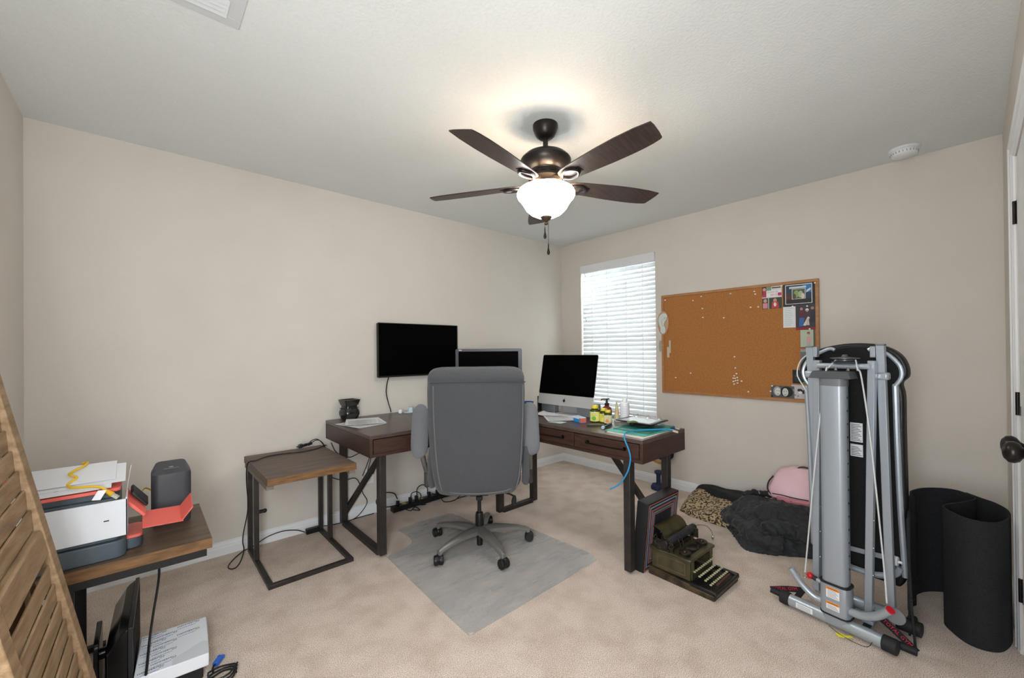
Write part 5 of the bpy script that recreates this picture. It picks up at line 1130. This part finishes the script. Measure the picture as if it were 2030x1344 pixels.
pic('photo_collage','pinned calendar-like collage with red and pink blocks at the board\'s top','photo',1.016,1.643,.132,.175,
 [('r',0,.52,.24,1,'4a3038'),('e',.12,.86,.09,.07,'c99a8a'),('r',.05,.62,.2,.8,'b0384a'),('r',.25,.80,.47,1,'6d9a7a'),('r',.5,.88,.95,.93,'2c2a2a'),('r',.22,.52,.98,.80,'e9e6e6'),('t',.26,.70,'CLASS OF',.017,'8a8f96'),('t',.42,.56,'2013',.022,'c23a66'),('r',0,.52,.22,.62,'c02a5c'),('r',.8,.55,.98,.68,'c02a5c'),
  ('r',0,.0,.32,.48,'3c4a3c'),('e',.16,.36,.09,.08,'c99a8a'),('r',.04,.03,.28,.26,'d38a94'),('r',.35,0,1,.48,'2f3f34'),('e',.66,.36,.09,.08,'c48d7a'),('p',[(.48,.02),(.86,.02),(.80,.3),(.52,.3)],'c9323c'),('e',.66,.18,.07,.09,'e5d8d4')],'d8d6d4')
pic('photo_print','large dark-bordered print of a night scene at the board\'s top right corner','photo',.842,1.647,.200,.172,
 [('r',.07,.10,.90,.93,'e4e8ec'),('r',.09,.12,.88,.90,'16324f'),('p',[(.09,.12),(.55,.12),(.2,.55),(.09,.6)],'5a2a20'),('r',.09,.12,.88,.30,'1c1613'),('p',[(.6,.6),(.88,.55),(.88,.9),(.62,.9)],'2478b0'),('r',.28,.30,.70,.74,'cfd4d2'),('r',.30,.32,.68,.72,'4a5a44'),('e',.42,.52,.08,.16,'8aa05a'),('e',.55,.5,.07,.15,'a8b890'),('e',.62,.42,.05,.12,'d9cfc0'),('e',.36,.42,.05,.12,'5a4a3c'),('r',.20,.76,.72,.84,'cfd6da'),('p',[(.72,.55),(.86,.66),(.86,.75),(.74,.66)],'d7dde0')],'1b1814')
pic('note_card','narrow white handwritten list pinned under the night scene print','note',.904,1.486,.078,.158,[('r',.12,.88-.085*k,.82-.12*((k*3)%4)*.5,.892-.085*k,'9aa3ad') for k in range(10)],'dfe4e6')
pic('photo_print','photo of three seated people in dark clothes on the board\'s right side','photo',.800,1.478,.126,.185,
 [('e',.28,.83,.07,.055,'b88a78'),('r',.17,.48,.42,.76,'5c2430'),('p',[(.15,.15),(.38,.15),(.42,.48),(.18,.48)],'2f62a0'),('e',.55,.78,.08,.06,'d8d4d2'),('e',.55,.74,.06,.04,'c09080'),('r',.45,.42,.66,.70,'4a2c34'),('p',[(.35,.18),(.48,.16),(.68,.48),(.58,.52)],'d9cdc4'),('p',[(.52,.18),(.66,.18),(.62,.46),(.52,.40)],'c9b8ae'),('e',.80,.84,.08,.055,'a87f70'),('r',.70,.30,.95,.76,'23222e'),('r',0,0,1,.10,'8a1c2c')],'33323e',dx=.0006)
pic('photo_print','photo of a small child in a pink dress against pale green','photo',.792,1.322,.088,.130,
 [('r',.88,0,1,1,'5a5c4e'),('e',.55,.80,.10,.08,'8a4a3c'),('e',.55,.74,.07,.06,'c8947e'),('p',[(.40,.28),(.74,.28),(.68,.62),(.44,.62)],'d4a0a4'),('r',.46,.05,.53,.28,'a6b0b0'),('r',.58,.05,.65,.28,'a6b0b0'),('r',0,0,1,.03,'2c2c2c')],'b3c2ab')
pic('photo_print','grey photo partly hidden behind the exercise machine\'s left arm','photo',.795,1.185,.085,.120,[('r',.0,.85,1,1,'9aa0a0'),('e',.55,.5,.25,.3,'8a8482')],'6e7273')
pic('photo_print','dark photo with a teal corner low on the board by the machine','photo',.846,1.045,.085,.100,[('p',[(.55,.75),(1,.6),(1,1),(.5,1)],'3a8ea0'),('e',.45,.45,.32,.34,'2a2f38'),('e',.3,.55,.05,.05,'6b6f78'),('p',[(.55,0),(1,0),(1,.25)],'6b7a3a')],'15181f')
pic('photo_print','black and white photo of a patterned scene at the board\'s lower right','photo',.846,.935,.100,.100,[('e',.52,.62,.16,.11,'1d1d20'),('e',.75,.50,.14,.14,'26262a'),('e',.55,.45,.12,.10,'e8e6e8'),('e',.85,.68,.08,.09,'1d1d20'),('e',.22,.25,.06,.05,'7a787c'),('e',.4,.18,.05,.04,'5a585c'),('e',.12,.6,.06,.10,'8a888c')],'c2bdc4',dx=.0003)
pic('photo_print','black and white photo of two smiling women at the board\'s lower edge','photo',.954,.928,.152,.090,
 [('e',.28,.55,.17,.40,'9fa3a2'),('e',.30,.50,.125,.33,'dadbd6'),('e',.68,.52,.27,.44,'1a1a1c'),('e',.62,.48,.13,.34,'d2d2ce'),('e',.26,.58,.018,.03,'2c2c2c'),('e',.36,.58,.018,.03,'2c2c2c'),('e',.57,.56,.018,.03,'2c2c2c'),('e',.67,.56,.018,.03,'2c2c2c'),('p',[(.25,.32),(.37,.32),(.31,.24)],'8a7f7c'),('p',[(.56,.30),(.68,.30),(.62,.22)],'8a7f7c'),('r',0,0,.10,.2,'2e3030')],'55595a',dx=.0006)
pins=[(1.133,1.700),(1.127,1.678),(1.308,1.702),(1.544,1.703),(1.615,1.675),(1.535,1.599),(1.161,1.578),(1.107,1.577),(1.532,1.523),(1.363,1.509),(1.284,1.189),(1.643,1.045),(1.288,1.035),(1.271,1.053),(1.295,1.015),(1.265,1.023),(1.282,1.016),(1.295,.99),(1.279,.997),(1.263,1.0),(1.289,.969),(1.264,.978),(1.234,.995),(1.279,1.099),(1.185,.914),(1.872,1.704),(.743,1.717),(.948,1.722),(.88,1.562),(.791,1.556),(.778,1.391),(1.02,.969),(1.03,.928),(1.78,1.0)]
pinm=mat('pin white','f0efec',.3)
pm_=None
for i,(y,z) in enumerate(pins):
    if i==0:
        pm_=build('push_pin',MB().lathe([(.0045,0),(.005,.002),(.003,.004),(.0032,.008),(.0052,.010),(.0052,.0125),(.001,.0135)],10,Matrix.Rotation(-PI/2,4,'Y')),pinm,origin=(0,0,0)); o=pm_
        tag(o,'small white push pin stuck in the corkboard','push pin','white push pins in the corkboard')
    else: o=pm_.copy(); COL.objects.link(o)
    o.location=(fx-.0012,y,z)
ft=thing('foot_plaque','oval tan plaque with a white footprint drawing on the board\'s left edge','plaque',(X-.021,1.893,1.39))
MYZ=Matrix(((0,0,-1,X-.0205),(-1,0,0,1.893),(0,1,0,1.495),(0,0,0,1)))
build('oval_plate',MB().prism([(.054*math.cos(a)*(1+.08*math.sin(a)),.108*math.sin(a)) for a in [2*PI*i/32 for i in range(32)]],0,.005,MYZ),mat('tan clay','c99f7c',.7),parent=ft,world=True,bevel=.001)
sl2=[(-.012,-.098),(.012,-.096),(.026,-.075),(.024,-.045),(.012,-.02),(.020,.01),(.038,.035),(.044,.062),(.034,.084),(.010,.092),(-.018,.084),(-.040,.058),(-.046,.020),(-.038,-.015),(-.026,-.045),(-.028,-.075)]
s3=[(p.x,p.y) for p in spline([(x,y,0) for x,y in sl2+sl2[:1]],4)[:-1]]
build('footprint',MB().prism(s3,.0051,.0058,MYZ),mat('clay white','d6dad6',.6),parent=ft,world=True)
build('outline',MB().tube([MYZ@Vector((x,y,.006)) for x,y in s3],.0011,5,closed=True).tube([MYZ@Vector(p) for p in spline([(.042,.05,.006),(.022,.035,.006),(.020,.055,.006),(.008,.04,.006),(-.010,.02,.006),(-.008,-.02,.006),(.008,-.028,.006)],5)],.0009,5),mat('plaque ink','3b4a48',.6),parent=ft,world=True)
tag(build('wooden_clip',MB().box(X-.018,X-.0135,1.838,1.860,1.18,1.275).box(X-.022,X-.018,1.822,1.840,1.22,1.335),mat('pale clip','cdbfa9',.6),bevel=.001),'pale wooden clip pinned on the corkboard\'s left side','clip')
tag(build('wall_hook',MB().prism([(.016*math.cos(a),.055*math.sin(a)) for a in [2*PI*i/20 for i in range(20)]],0,.004,Matrix(((0,0,-1,X-.0005),(-1,0,0,1.932),(0,1,0,1.285),(0,0,0,1)))),mat('grey clip','aaa59c',.5),bevel=.001),'grey oval adhesive hook on the wall left of the corkboard','hook')
